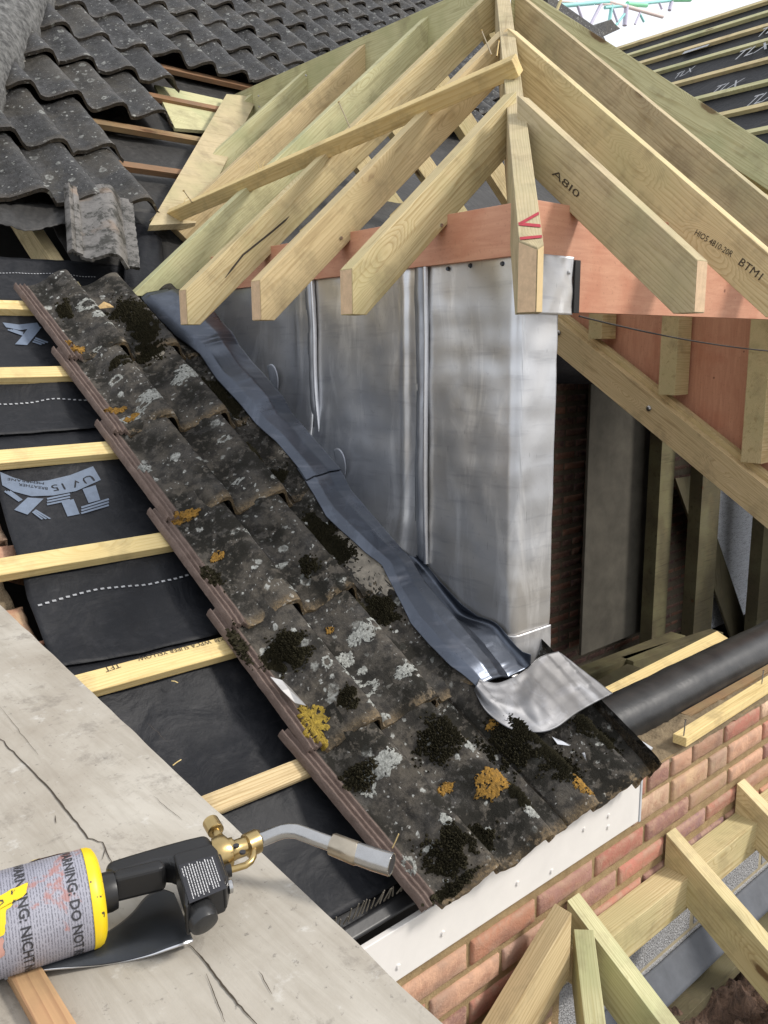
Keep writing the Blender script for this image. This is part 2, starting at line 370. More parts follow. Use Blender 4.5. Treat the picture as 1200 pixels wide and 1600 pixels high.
def felt_mat(name, base, dust):
    m, t, p = mat_new(name); n = N(t); v = n.coord('Object')
    a = n.noise(v, 6, 7, .7, .4)[0]; b = n.noise(v, 40, 6, .75)[0]
    st = n.node('ShaderNodeMapping'); n.L(v, st.inputs[0]); st.inputs['Scale'].default_value = (7, 30, 30); c3 = n.noise(st.outputs[0], 2, 5, .7)[0]
    c = n.mix(n.math('MULTIPLY', n.ramp(a, (.4, 0), (.75, 1)), n.ramp(b, (.40, 0), (.72, 1))), base, dust)
    c = n.mix(n.math('MULTIPLY', n.ramp(c3, (.6, 0), (.72, 1)), .4), c, dust)
    n.L(c, p.inputs['Base Color']); p.inputs['Roughness'].default_value = .55; p.inputs['Specular IOR Level'].default_value = .28
    n.bump(n.math('ADD', n.math('MULTIPLY', n.noise(v, 8, 4, .5, 1.2)[0], 6), b), p, .28, .005)
    return m
M['felt'] = felt_mat('black_breather_membrane', (.008, .009, .012), (.038, .038, .042))
M['old_felt'] = felt_mat('old_grey_underfelt', (.030, .029, .028), (.10, .095, .09))
M['print_blue'] = plain('grey_blue_print', (.15, .19, .26), .6, 0, .25, 50, .1)
M['print_grey'] = plain('pale_grey_print', (.42, .43, .45), .6, 0, .45, 30, .1)
M['ink'] = plain('dark_stamp_ink', (.06, .045, .03), .8, 0, .3, 60, 0)
M['red_ink'] = plain('red_marker', (.45, .03, .05), .7, 0, .35, 90, 0)

def brick_mat(name, k=1.0):
    m, t, p = mat_new(name); n = N(t); v = n.coord('Object')
    at = n.node('ShaderNodeAttribute', attribute_name='brick'); a = n.noise(v, 26, 5, .7, .4)[0]; b = n.noise(v, 190, 4, .75)[0]; g = n.noise(v, 7, 4)[0]
    c = n.mix(n.math('MULTIPLY', n.ramp(a, (.40, 0), (.62, 1)), .65), at.outputs['Color'], [x * k for x in (.36, .17, .11)])
    c = n.mix(n.math('MULTIPLY', n.ramp(b, (.52, 0), (.7, 1)), .40), c, [x * k for x in (.48, .30, .20)])
    c = n.mix(n.math('MULTIPLY', n.ramp(g, (.52, 0), (.68, 1)), .45), c, [x * k for x in (.19, .12, .10)])
    ed = n.node('ShaderNodeAttribute', attribute_name='edge'); c = n.mix(n.math('MULTIPLY', ed.outputs['Fac'], n.ramp(a, (.40, .0), (.6, .45))), c, [x * k for x in (.52, .38, .28)])
    n.L(c, p.inputs['Base Color']); p.inputs['Roughness'].default_value = .85; p.inputs['Specular IOR Level'].default_value = .25
    n.bump(n.math('ADD', b, n.math('MULTIPLY', a, 2.5)), p, .7, .003); return m
M['brick'] = brick_mat('red_stock_brick'); M['brick_dim'] = brick_mat('shade_dimmed_brick', .55)  # second brick is the same mix dimmed to carry the room's shade
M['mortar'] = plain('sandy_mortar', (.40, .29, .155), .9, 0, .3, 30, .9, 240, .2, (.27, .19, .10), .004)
M['mortar_dim'] = plain('shade_dimmed_mortar', (.17, .14, .10), .9, 0, .3, 40, .7, 240, .2, None, .003)  # mortar dimmed to go with the shaded interior brick
M['cement'] = plain('rough_wall_top_cement', (.28, .22, .14), .95, 0, .4, 22, 1.0, 120, .2, (.16, .12, .075), .006)
def block_mat():
    m, t, p = mat_new('grey_concrete_block'); n = N(t); v = n.coord()
    a = n.noise(v, 170, 4, .8)[0]; b = n.vor(v, 190).outputs['Distance']; g = n.noise(v, 6, 4)[0]
    c = n.mix(n.ramp(a, (.38, 0), (.62, 1)), (.20, .20, .205), (.50, .505, .52)); c = n.mix(n.ramp(b, (.13, .8), (.25, 0)), c, (.07, .07, .075)); c = n.mix(n.math('MULTIPLY', g, .25), c, (.28, .27, .25))
    n.L(c, p.inputs['Base Color']); p.inputs['Roughness'].default_value = .95; n.bump(n.math('ADD', a, b), p, .8, .004); return m
M['block'] = block_mat()
M['white'] = plain('white_fascia_plastic', (.80, .77, .735), .45, 0, .10, 7, .05)
M['upvc'] = plain('pale_grey_plastic', (.55, .57, .60), .4, 0, .06, 10, .05)
M['black_plastic'] = plain('black_plastic', (.012, .012, .013), .38, 0, .3, 20, .15, 80)
M['black_rubber'] = plain('dusty_black_pipe', (.010, .011, .013), .34, 0, .3, 12, .3, 40, .5, (.035, .035, .035), .003)
M['dark_board'] = plain('stained_grey_board', (.11, .10, .08), .8, 0, .45, 5, .2, 60, .3)  # base darkened to carry the room's shade; mottling is stain
M['dark'] = plain('dark_void_surface', (.03, .028, .026), .95, 0, .4, 8, .3, 50, .1)  # near-black colour puts the shade of voids and room into the surface
M['brass'] = plain('worn_brass', (.50, .37, .17), .30, .95, .3, 60, .15, 120)
M['steel'] = plain('brushed_steel', (.46, .46, .46), .25, .95, .2, 60, .1, 150)
M['scorched'] = plain('heat_tinted_steel', (.50, .44, .35), .3, .95, .35, 30, .1, 150)
M['ground'] = plain('garden_earth', (.20, .18, .15), .95, 0, .4, 3, .5, 20, .2)
m_, t_, p_ = mat_new('yellow_can_paint'); n_ = N(t_); v_ = n_.coord(); n_.L(n_.mix(n_.ramp(n_.noise(v_, 150, 3, .6)[0], (.66, 0), (.69, 1)), n_.mix(n_.noise(v_, 30)[0], (.82, .60, .012), (.70, .50, .01)), (.05, .045, .03)), p_.inputs['Base Color']); p_.inputs['Roughness'].default_value = .4
M['yellow_paint'] = m_
M['print_black'] = plain('black_print', (.03, .03, .035), .5, 0, .1, 40, 0)
M['print_white'] = plain('white_print', (.62, .62, .62), .5, 0, .2, 40, 0)
M['pale_metal'] = plain('pastel_lattice', (.55, .58, .62), .6, 0, .1, 4, 0)

def sheet_mat():
    m, t, p = mat_new('worn_plywood_sheet'); n = N(t); v = n.coord()
    a = n.noise(v, 5, 6, .6, .5)[0]; b = n.noise(v, 28, 6, .7)[0]; g = n.node('ShaderNodeMapping'); n.L(v, g.inputs[0]); g.inputs['Scale'].default_value = (34, 3, 1); g.inputs['Rotation'].default_value = (0, 0, .42)
    gr = n.noise(g.outputs[0], 2, 6, .7, .4)[0]
    c = n.mix(n.ramp(a, (.35, 0), (.68, 1)), (.33, .295, .245), (.47, .44, .385))
    c = n.mix(n.math('MULTIPLY', n.ramp(gr, (.46, 0), (.66, 1)), .38), c, (.26, .23, .185))
    c = n.mix(n.math('MULTIPLY', n.ramp(b, (.60, 0), (.72, 1)), .55), c, (.62, .61, .58))
    c = n.mix(n.math('MULTIPLY', n.ramp(n.noise(v, 16, 6, .75, .3)[0], (.55, 0), (.66, 1)), .6), c, (.19, .17, .145))
    fs = n.noise(v, 120, 4, .7)[0]; c = n.mix(n.math('MULTIPLY', n.ramp(fs, (.62, 0), (.70, 1)), .6), c, (.13, .12, .11))
    n.L(c, p.inputs['Base Color']); p.inputs['Roughness'].default_value = .75; p.inputs['Specular IOR Level'].default_value = .3; n.bump(n.math('ADD', gr, b), p, .35, .0015); return m
M['sheet'] = sheet_mat()
def foil_mat():
    m, t, p = mat_new('silver_foil'); n = N(t); v = n.coord()
    s1 = n.node('ShaderNodeMapping'); n.L(v, s1.inputs[0]); s1.inputs['Scale'].default_value = (5, 5, 42)
    a = n.noise(s1.outputs[0], 1.5, 6, .6, 1.2)[0]; b = n.noise(v, 50, 3)[0]
    l = n.ramp(n.math('ABSOLUTE', n.math('SUBTRACT', a, .5)), (.0, 1), (.018, 0))
    c = n.mix(l, (.86, .88, .92), (.10, .10, .11)); n.L(c, p.inputs['Base Color']); p.inputs['Metallic'].default_value = .12; p.inputs['Roughness'].default_value = .38
    n.bump(n.math('ADD', a, n.math('MULTIPLY', b, .2)), p, .6, .02); return m
M['foil'] = foil_mat()
def wool_mat():
    m, t, p = mat_new('brown_mineral_wool'); n = N(t); v = n.coord(); a = n.noise(v, 20, 7, .75, 1.5)[0]; b = n.noise(v, 220, 4, .7)[0]
    c = n.mix(n.ramp(a, (.35, 0), (.66, 1)), (.035, .02, .014), (.21, .13, .09)); n.L(c, p.inputs['Base Color']); p.inputs['Roughness'].default_value = 1
    n.bump(n.math('ADD', n.math('MULTIPLY', a, 2), b), p, .9, .008); return m
M['wool'] = wool_mat()
def can_mat():
    m, t, p = mat_new('printed_can_label'); n = N(t); v = n.coord()
    wv = n.node('ShaderNodeTexWave', bands_direction='X', wave_profile='SIN'); n.L(v, wv.inputs[0]); wv.inputs['Scale'].default_value = 165
    st = n.node('ShaderNodeMapping'); n.L(v, st.inputs[0]); st.inputs['Scale'].default_value = (520, 150, 150)
    words = n.noise(st.outputs[0], 4, 2, .7)[0]; blk = n.noise(v, 28, 1, .2)[0]
    k = n.math('MULTIPLY', n.ramp(wv.outputs[1], (.45, 0), (.6, 1)), n.ramp(words, (.47, 0), (.5, 1)))
    c = n.mix(n.ramp(n.noise(v, 9, 4)[0], (.4, 0), (.7, 1)), (.26, .26, .31), (.38, .38, .43)); c = n.mix(n.math('MULTIPLY', k, .75), c, (.08, .08, .10))
    r = n.noise(v, 17, 6, .7, .6)[0]; c = n.mix(n.ramp(r, (.62, 0), (.66, .7)), c, (.36, .15, .12)); 
    n.L(c, p.inputs['Base Color']); p.inputs['Roughness'].default_value = .38; p.inputs['Specular IOR Level'].default_value = .5; return m
M['can'] = can_mat()

# =================================================================== GROUND
g = boxw('ground', (-60, -60, -6.2), (60, 60, -6.0), M['ground'], bevel=0); tag(g, kind='structure')

# =================================================================== BRICKWORK
PAL = [(.56, .27, .17), (.55, .33, .22), (.48, .215, .15), (.33, .18, .15), (.62, .44, .30), (.26, .155, .15), (.53, .215, .16), (.50, .34, .21)]
def brickwork(name, mat, ypl, rows, parent, dim=1.0, seed=1, normal=-1, lo=None, depth=.02):
    """rows = [(z_bottom, z_top, [(x0, x1, colour index or None)])], every brick a softly rounded box in one mesh"""
    rnd = random.Random(seed); vs = []; fs = []; cols = []; edg = []
    for z0, z1, bl in rows:
        for x0, x1, ci in bl:
            col = PAL[rnd.randrange(len(PAL)) if ci is None else ci] if not isinstance(ci, tuple) else ci
            j = rnd.uniform(.70, 1.20) * dim; col = tuple(c * j for c in col)
            x0 += .002; x1 -= .002; z0 += .001; z1 -= .001; nx = max(3, int((x1 - x0) / .018)); nz_ = 4; y = ypl + rnd.uniform(-.002, .002)
            base = len(vs)
            for i in range(nx + 1):
                for k in range(nz_ + 1):
                    u = i / nx; v = k / nz_
                    # push the outer ring back to round the arris
                    ru = 0.006 / (x1 - x0); rv = .007 / (z1 - z0)
                    uu = 0 if i == 0 else 1 if i == nx else (ru if i == 1 else 1 - ru if i == nx - 1 else u)
                    vv = 0 if k == 0 else 1 if k == nz_ else (rv if k == 1 else 1 - rv if k == nz_ - 1 else v)
                    on = (i in (0, nx)) or (k in (0, nz_))
                    x = x0 + (x1 - x0) * uu; z = z0 + (z1 - z0) * vv
                    wob = noise.noise(Vector((x * 40, z * 40, seed))) * .0016
                    if on: x += noise.noise(Vector((x * 60, z * 60, 5))) * .0015; z += noise.noise(Vector((x * 60, z * 60, 9))) * .0015
                    vs.append((x, y - normal * ((.0045 if on else 0) + wob * .9), z)); cols.append(col); edg.append(1.0 if (on or i in (1, nx - 1) or k in (1, nz_ - 1)) else 0.0)
            for i in range(nx):
                for k in range(nz_):
                    a = base + i * (nz_ + 1) + k; fs.append([a, a + nz_ + 1, a + nz_ + 2, a + 1])
            ring = [base + i * (nz_ + 1) for i in range(nx + 1)] + [base + nx * (nz_ + 1) + k for k in range(1, nz_ + 1)] + [base + i * (nz_ + 1) + nz_ for i in range(nx - 1, -1, -1)] + [base + k for k in range(nz_ - 1, 0, -1)]
            b2 = len(vs)
            for q in ring: vs.append((vs[q][0], vs[q][1] - normal * .008, vs[q][2])); cols.append(col); edg.append(.3)
            for q in range(len(ring)): q2 = (q + 1) % len(ring); fs.append([ring[q], ring[q2], b2 + q2, b2 + q])
    o = mk(name, vs, fs, mat, parent, True)
    me = o.data
    at = me.color_attributes.new('brick', 'FLOAT_COLOR', 'POINT'); at.data.foreach_set('color', [c for col in cols for c in (*col, 1.0)])
    ea = me.attributes.new('edge', 'FLOAT', 'POINT'); ea.data.foreach_set('value', edg)
    return o
WY = 1.063
wall = empty('brick_wall', (1.7, WY, -1.6), 'new red brick eaves wall with sandy mortar and a rough unfinished top', 'wall')
rows = []; rr = random.Random(5)
def course(z0, z1, x0, L, xs, xe, cols=None):
    out = []; x = x0; i = 0
    while x < xe:
        l = L[i % len(L)]; a, b = max(x, xs), min(x + l, xe)
        if b - a > .03: out.append((a, b, cols[i % len(cols)] if cols else None))
        x += l + .011; i += 1
    return out
br = .214
rows.append((-1.146, -1.086, course(0, 0, 1.765, [.052, .103, .103, .17, .214, .103], 1.765, 3.9, [2, 3, 1, 1, 6, 4, 1, 3])))
rows.append((-1.222, -1.158, course(0, 0, 1.765, [.175, .19, .103, .214], 1.765, 3.9, [4, 7, 4, 1, 6, 4])))
rows.append((-1.297, -1.234, course(0, 0, 0.48, [br], .45, 3.9, [0, 1, 1, 0, 3, 6, 3, 7, 1, 3])))
rows.append((-1.372, -1.309, course(0, 0, 0.36, [br], .33, 3.9, [1, 2, 0, 1, (.62, .40, .30), 3, 6, 5, 2])))
rows.append((-1.447, -1.384, course(0, 0, 0.48, [br], .45, 3.9, [0, 4, 3, 2, 5, 2, 3, 5, 0])))
for k in range(5, 20):
    z = -1.447 - .075 * (k - 4); rows.append((z, z + .063, course(0, 0, .36 if k % 2 else .48, [br], .33, 1.45)))
brickwork('brick_face', M['brick'], WY, rows, wall, seed=3)
boxw('mortar', (-.2, WY + .0085, -1.48), (1.64, WY + .10, -1.215), M['mortar'], wall, 0)
boxw('mortar', (1.6405, WY + .0085, -1.48), (3.95, WY + .10, -1.084), M['mortar'], wall, 0)
boxw('mortar', (-.2, WY + .0085, -2.6), (1.48, WY + .10, -1.4805), M['mortar'], wall, 0)
# rough cement bed on top of the wall
def topf(u, v):
    x = 1.62 + 2.3 * u; y = WY + .004 + .135 * v
    e = .010 * noise.noise(Vector((x * 9, y * 30, 2))) + .006 * noise.noise(Vector((x * 38, y * 60, 7)))
    yy = y + (.018 * noise.noise(Vector((x * 14, 3, 4))) if v > .5 else 0)
    return (x, yy, -1.074 + e - (.016 if v in (0.0, 1.0) else 0))
grid('cement_bed', 220, 14, topf, M['cement'], wall)
# grey concrete blocks below the ledger
blk = empty('block_wall', (2.2, WY, -2.2), 'speckled grey concrete block wall with pale mortar joints under the timber ledger', 'wall')
bz = [(-1.55, -1.70), (-1.715, -1.93), (-1.945, -2.16)]
vs = []; fs = []
def addbox(vs, fs, lo, hi):
    b = len(vs)
    for sx in (0, 1):
        for sy in (0, 1):
            for sz in (0, 1): vs.append((hi[0] if sx else lo[0], hi[1] if sy else lo[1], hi[2] if sz else lo[2]))
    fs += [[b + q for q in f] for f in ([0, 1, 3, 2], [4, 6, 7, 5], [0, 4, 5, 1], [2, 3, 7, 6], [0, 2, 6, 4], [1, 5, 7, 3])]
for r_, (zt, zb) in enumerate(bz):
    x = 1.5 - .1 - .22 * (r_ % 2)
    for xb in ([1.28, 1.69, 2.13, 2.57, 3.01] if r_ == 0 else [1.4 - .44 + .44 * i for i in range(6)]):
        addbox(vs, fs, (xb + .012, WY + .012, zb), (xb + .428, WY + .09, zt))
mk('blocks', vs, fs, M['block'], blk, bevel=.003)
boxw('mortar', (1.481, WY + .015, -2.6), (3.9, WY + .095, -1.481), plain('pale_mortar', (.42, .36, .24), .9, 0, .2, 30, .6, 200), blk, 0)
# ledge with flashing below the blocks
led = empty('eaves_ledge', (2.2, .95, -1.8), 'dark grey lead flashing strip along the foot of the block wall', 'flashing')
pa, pb = onZ(940, 1545, -1.78), onZ(1200, 1380, -1.78)
def lf(u, v):
    x = 1.2 + 2.2 * u; y = WY + .010 - .060 * v
    return (x, y, -1.725 - .075 * v + .002 * noise.noise(Vector((x * 11, v * 3, 1))))
grid('lead_strip', 80, 10, lf, plain('matt_grey_flashing', (.13, .14, .16), .7, 0, .35, 12, .3, 60, .3), led, .003)
boxw('packing_strip', (1.2, WY - .09, -1.86), (3.4, WY - .012, -1.825), M['shaded_pine'], led)
# brown insulation
def wf(u, v):
    x = 1.05 + 2.3 * u; y = .30 + .72 * v; p = Vector((x * 5, y * 5, 0))
    z = -1.93 + .07 * noise.noise(p) + .05 * noise.fractal(p * 2.2, .8, 2.1, 5) + .035 * abs(noise.noise(Vector((x * 9 + y * 11, y * 7, 4)))) + .06 * sstep(1.2, 2.2, x) * sstep(.45, .8, y)
    return (x, y, z)
wl = grid('insulation_quilt', 200, 90, wf, M['wool']); tag(wl, 'brown fluffy mineral wool quilt lying between the lower timbers', 'insulation')
boxw_ = boxw('ceiling_board', (.3, .1, -2.12), (3.6, 1.0, -2.1), M['dark_board'], None); tag(boxw_, 'dim grey ceiling board beneath the brown insulation quilt', 'board')
cr = grid('plaster_crumb', 10, 8, lambda u, v: (onZ(1090, 1497, -1.86).x + .03 * (u - .5), onZ(1090, 1497, -1.86).y + .018 * (v - .5), -1.86 + .012 * math.sin(math.pi * u) * math.sin(math.pi * v)), M['white'], None, .004)
tag(cr, 'small white crumb of plaster lying on the brown wool', 'debris')

# =================================================================== LOWER LEAN-TO ROOF TIMBERS
TL = math.tan(math.radians(32.6)); CL = math.cos(math.radians(32.6))
lg = bar('wall_ledger', (1.47, WY - .038, -1.398), (3.6, WY - .038, -1.398), .070, .098, M['pine'])
tag(lg, 'pale timber ledger bolted along the brick wall above the grey blocks', 'timber')
def lower_rafter(x, ztop, mat, label, dep=.118, run=1.0, x2=None):
    y0 = WY - .003; a = Vector((x, y0, ztop)); dirv = Vector((0, -CL, -math.sin(math.radians(32.6)))); vd = dep / CL
    b = a + Vector((0, -run, -run * TL))
    pts = [a, b, b + Vector((0, 0, -vd)), Vector((x, y0, ztop - vd))]
    o = prism('lower_rafter', pts, (1, 0, 0), .047, dirv, mat); return tag(o, label, 'rafter', 'rafters of the low roof against the brick wall')
lower_rafter(1.505, -1.292, M['pine_green'], 'pale low rafter rising from the bottom edge to meet the hip at the brick wall')
lower_rafter(1.945, -1.300, M['pine'], 'middle of the three parallel low rafters, just right of the pale ledger knots')
lower_rafter(2.345, -1.300, M['pine'], 'low rafter at the right edge below the nailed offcut')
# hip and valley members left of the first rafter
A0 = Vector((1.475, WY - .05, -1.300))
def sloped(name, a, d, L, dep, th, mat, label, cat='rafter'):
    a = Vector(a); d = Vector(d); h = Vector((d.x, d.y, 0)).normalized(); b = a + d * L
    side = Vector((0, 0, 1)).cross(h).normalized()
    pts = [a, b, b + Vector((0, 0, -dep)), a + Vector((0, 0, -dep))]
    return tag(prism(name, pts, side, th, d, mat), label, cat)
Bx = onY(775, 1600, WY - .05); d1 = (Bx - onY(888, 1412, WY - .05)).normalized()
sloped('wall_rafter', onY(880, 1420, WY - .062) + Vector((0, 0, .002)), d1, 1.0, .16, .047, M['pine_warm'], 'reddish brown rafter running down flat against the brick courses')
hp = onY(912, 1452, WY - .085); 
sloped('low_hip_rafter', hp, Vector((-1, -1.02, -.90)).normalized(), 1.1, .14, .045, M['pine_green'], 'upright looking short hip rafter wedged between two low rafters')

# =================================================================== WHITE FASCIA AND EAVES
fa = empty('fascia_board', (1.3, WY - .01, -1.14), 'glossy white plastic fascia board under the ragged tile ends', 'fascia')
prism('board', [(.42, WY - .009, -1.191), (1.757, WY - .009, -1.191), (1.757, WY - .009, -1.068), (.95, WY - .009, -1.078), (.42, WY - .009, -1.080)], (0, 1, 0), .013, (1, 0, 0), M['white'], fa, .0015)
boxw('end_trim', (1.7575, WY - .018, -1.193), (1.765, WY - .001, -1.070), M['upvc'], fa, .001)
for x, z in ((1.05, -1.15), (.93, -1.16), (1.28, -1.145), (1.62, -1.15), (1.62, -1.12), (1.40, -1.17), (1.52, -1.115)):
    sweep('nail_head', [(x, WY - .0155, z), (x, WY - .019, z)], [.006, .0045], M['white'], fa, 12)
sp_ = [onZ(905, 1112, -.985), onZ(917, 1105, -.985), onZ(1020, 1168, -1.025), onZ(998, 1180, -1.025)]
so = grid('soffit_strip', 1, 1, lambda u, v: (sp_[0].lerp(sp_[3], u)).lerp(sp_[1].lerp(sp_[2], u), v), M['upvc'], None, .006, False)
tag(so, 'narrow grey white plastic strip sticking out from under the corner tile', 'trim')

# =================================================================== MAIN ROOF: MEMBRANE, BATTENS
GA = .348
mem = empty('roofing_membrane', RP(1.0, 1.0, -.045), 'black breather membrane with grey blue printing sagging between the roof battens', 'membrane')
def sag(s):
    k = (s - .06) / GA; f = k - math.floor(k); return -.043 - .020 * math.sin(math.pi * f)
def memlayer(name, s0, s1, xl, off, edge_fn=None, curl=.0):
    def f(u, v):
        s = s0 + (s1 - s0) * v + (edge_fn(u) * v if edge_fn else 0); x0 = xl(s) if callable(xl) else xl
        x = x0 + (1.60 - x0) * u
        o = sag(s) + off + .006 * noise.noise(Vector((x * 5, s * 6, off * 50))) + .004 * noise.noise(Vector((x * 17, s * 13, 3))) + curl * sstep(.93, 1, v) * (1 + .8 * noise.noise(Vector((x * 6, 0, 2))))
        return RP(x, s, o)
    return grid(name, 90, max(16, int((s1 - s0) * 70)), f, M['felt'], mem, .0012)
def xle(s): return lerp_list([(-.3, .30), (.70, .45), (.78, .603), (1.05, .575), (1.17, .558), (1.42, .552), (1.8, .5), (2.2, .45)], s)
memlayer('membrane_lap', 1.30, 2.07, .35, -.004)
memlayer('membrane_lap', .50, 1.385, xle, .000, lambda u: .025 * math.sin(u * 3.0) - .01, .004)
memlayer('membrane_lap', -.285, .60, .32, .004, lambda u: .03 * math.sin(2.2 * u + 1.2) - .01, .006)
def onmem(x, s, e=.0):
    off = .004 if s < .52 else 0.0
    return RP(x, s, sag(s) + off + .006 * noise.noise(Vector((x * 5, s * 6, off * 50))) + .004 * noise.noise(Vector((x * 17, s * 13, 3))) + .0035 + e)
# stitched dotted lines
def dots(x0, x1, s0, mat, amp, n_, size=.006, ph=0.0):
    vs = []; fs = []
    for i in range(n_):
        t = i / (n_ - 1); x = x0 + (x1 - x0) * t; s = s0 + amp * math.sin(t * 7 + ph)
        b = len(vs)
        for dx, ds in ((-1, -.55), (1, -.55), (1, .55), (-1, .55)): vs.append(onmem(x + dx * size, s + ds * size))
        fs.append([b, b + 1, b + 2, b + 3])
    mk('dotted_line', vs, fs, mat, mem)
q0 = PR(60, 938, -.05); q1 = PR(300, 898, -.05)
dots(q0[0], q1[0] + .02, (q0[1] + q1[1]) / 2, M['print_grey'], .008, 25, .0045, 2.5)
q0 = PR(0, 634, -.05); q1 = PR(130, 621, -.05)
dots(q0[0], q1[0] + .03, (q0[1] + q1[1]) / 2, M['print_grey'], .006, 19, .004, 1.0)
q0 = PR(0, 420, -.04); q1 = PR(135, 428, -.04); dots(q0[0] - .02, q1[0] + .03, (q0[1] + q1[1]) / 2, M['print_grey'], .004, 34, .003, 1.0)
# printed wave and letters (upside down as seen from the eaves), drawn through a bilinear patch on the membrane
def patch(c00, c10, c11, c01, s_only=None):
    P = [PR(*c, -.045) for c in (c00, c10, c11, c01)]
    def f(u, v):
        x = (P[0][0] * (1 - u) + P[1][0] * u) * (1 - v) + (P[3][0] * (1 - u) + P[2][0] * u) * v
        s = (P[0][1] * (1 - u) + P[1][1] * u) * (1 - v) + (P[3][1] * (1 - u) + P[2][1] * u) * v
        return x, s
    return f
def flatpoly(name, pix, mat, e=0.0, par=None, nsub=6):
    """printed polygon given by photo points on the slope, fanned finely enough to follow the membrane"""
    P = [PR(*c, -.045) for c in pix]; n_ = len(P); h = n_ // 2; top = P[:h]; bot = P[h:][::-1]; vs = []; fs = []
    for j in range(h):
        for k in range(nsub + 1):
            t = k / nsub; x = top[j][0] * (1 - t) + bot[j][0] * t; s = top[j][1] * (1 - t) + bot[j][1] * t; vs.append(onmem(x, s, e))
    for j in range(h - 1):
        for k in range(nsub):
            a = j * (nsub + 1) + k; fs.append([a, a + nsub + 1, a + nsub + 2, a + 1])
    return mk(name, vs, fs, mat, par or mem)
def logo(dx=0, dy=0):
    T = lambda L: [(x + dx, y + dy) for x, y in L]
    flatpoly('printed_band', T([(0, 737), (20, 744), (45, 750), (75, 748), (110, 741), (145, 730), (158, 748), (120, 762), (85, 769), (50, 771), (22, 764), (4, 755)]), M['print_blue'])
    for q in ([(130, 759), (150, 755), (158, 775), (140, 779)], [(97, 779), (116, 774), (126, 796), (107, 800)],
              [(44, 773), (69, 774), (44, 798), (23, 791)]): flatpoly('printed_letter', T(q), M['print_blue'])
    for k in range(3):
        flatpoly('printed_stripe', T([(74, 773 + 4.2 * k), (110, 765.5 + 4.2 * k), (111, 768 + 4.2 * k), (75, 775.5 + 4.2 * k)]), M['print_blue'])
        flatpoly('printed_stripe', T([(128, 785 + 4.2 * k), (171, 773 + 4.2 * k), (172, 775.5 + 4.2 * k), (129, 787.5 + 4.2 * k)]), M['print_blue'])
        flatpoly('printed_stripe', T([(9 + 4 * k, 762.5), (32 + 2 * k, 778 - k), (30 + 2 * k, 779.5 - k), (7 + 4 * k, 764.5)]), M['print_blue'])
        flatpoly('printed_stripe', T([(57 - 2 * k, 790 + 1.5 * k), (81 - 6 * k, 803 + .6 * k), (78 - 6 * k, 804 + .6 * k), (55 - 2 * k, 791.5 + 1.5 * k)]), M['print_blue'])
logo()
def memtext(body, size, px, py, px2, py2, mat, e=.0008):
    a = PR(px, py, -.045); b = PR(px2, py2, -.045); X = Vector((b[0] - a[0], b[1] - a[1])); vs, fs = text_tris(body, 1.0)
    wd = max(v.x for v in vs); X = X / wd; Lx = X.length; Y = Vector((X.y, -X.x)); Y = Y.normalized() * size
    ps = [onmem(a[0] + X.x * v.x + Y.x * v.y, a[1] + X.y * v.x + Y.y * v.y, e) for v in vs]; o0 = ps[0].copy()
    mk('lettering', [p - o0 for p in ps], fs, mat, mem, False, Matrix.Translation(o0))
memtext('UV', .030, 144, 741, 110, 750, M['felt']); memtext('15', .030, 104, 751, 79, 755, M['felt'])
memtext('BREATHER', .013, 76, 758, 30, 752, M['felt']); memtext('MEMBRANE', .011, 70, 751, 12, 745, M['felt'])
memtext('W0 312', .016, 54, 665, 0, 671, M['print_grey'])
flatpoly('printed_band', [(4, 503), (30, 506), (58, 505), (62, 511), (32, 513), (10, 509)], M['print_blue'])
flatpoly('printed_letter', [(46, 509), (65, 511), (43, 535), (24, 534)], M['print_blue'])
for k in range(3):
    flatpoly('printed_stripe', [(13 + 4 * k, 511), (37 - 0 * k, 519 - 1.5 * k), (36, 521 - 1.5 * k), (12 + 4 * k, 513)], M['print_blue'])
    flatpoly('printed_stripe', [(56 - 2 * k, 524 + 2.5 * k), (76 - 5 * k, 530 + 1.5 * k), (75 - 5 * k, 532 + 1.5 * k), (55 - 2 * k, 526 + 2.5 * k)], M['print_blue'])
flatpoly('printed_band', [(158, 449), (182, 454), (206, 449), (203, 460), (182, 461), (166, 460)], M['print_blue'])

# battens (label order from the top of the slope)
BL = ['highest pale batten, its end tucked under the topmost tile', 'second pale batten down, above the small printed date code',
      'third batten, with a chipped upper edge above the large printed wave', 'wide yellow batten just below the large printed wave',
      'stamped yellow batten bearing dark printed letters, running under the plywood sheet', 'lowest batten, short and rounded, above the eaves gap']
bats = []
for k in range(6):
    s = .045 + GA * k + (.012 if k in (3, 4) else 0); a = RP(.12, s, -.016); b = RP(1.42, s, -.016)
    b_ = bar('roof_batten', a, b, .050 if k != 5 else .045, .025, M['batten'] if k != 5 else M['pine_warm'], NRM, None, .002 if k != 5 else .008)
    tag(b_, BL[k], 'batten', 'battens on the near roof slope'); bats.append(b_)
# stamp on batten five
def battext(body, px, py, px2, py2, size):
    a = onP(px, py, NRM, KN - .0155); b = onP(px2, py2, NRM, KN - .0155); X = b - a; X -= NRM * X.dot(NRM); vs, fs = text_tris(body, 1.0); wd = max(v.x for v in vs)
    Xn = X.normalized(); Yn = NRM.cross(Xn); ps = [a + Xn * (v.x * X.length / wd) + Yn * (v.y * size) + NRM * .0006 for v in vs]; o0 = ps[0].copy()
    mk('stamp', [p - o0 for p in ps], fs, M['ink'], bats[4], False, Matrix.Translation(o0))
battext('WPCA SUPER YELLOW', 328, 1000, 214, 1027, .015); battext('TFT', 186, 1036, 162, 1044, .017); battext('X38', 349, 996, 334, 999, .014)

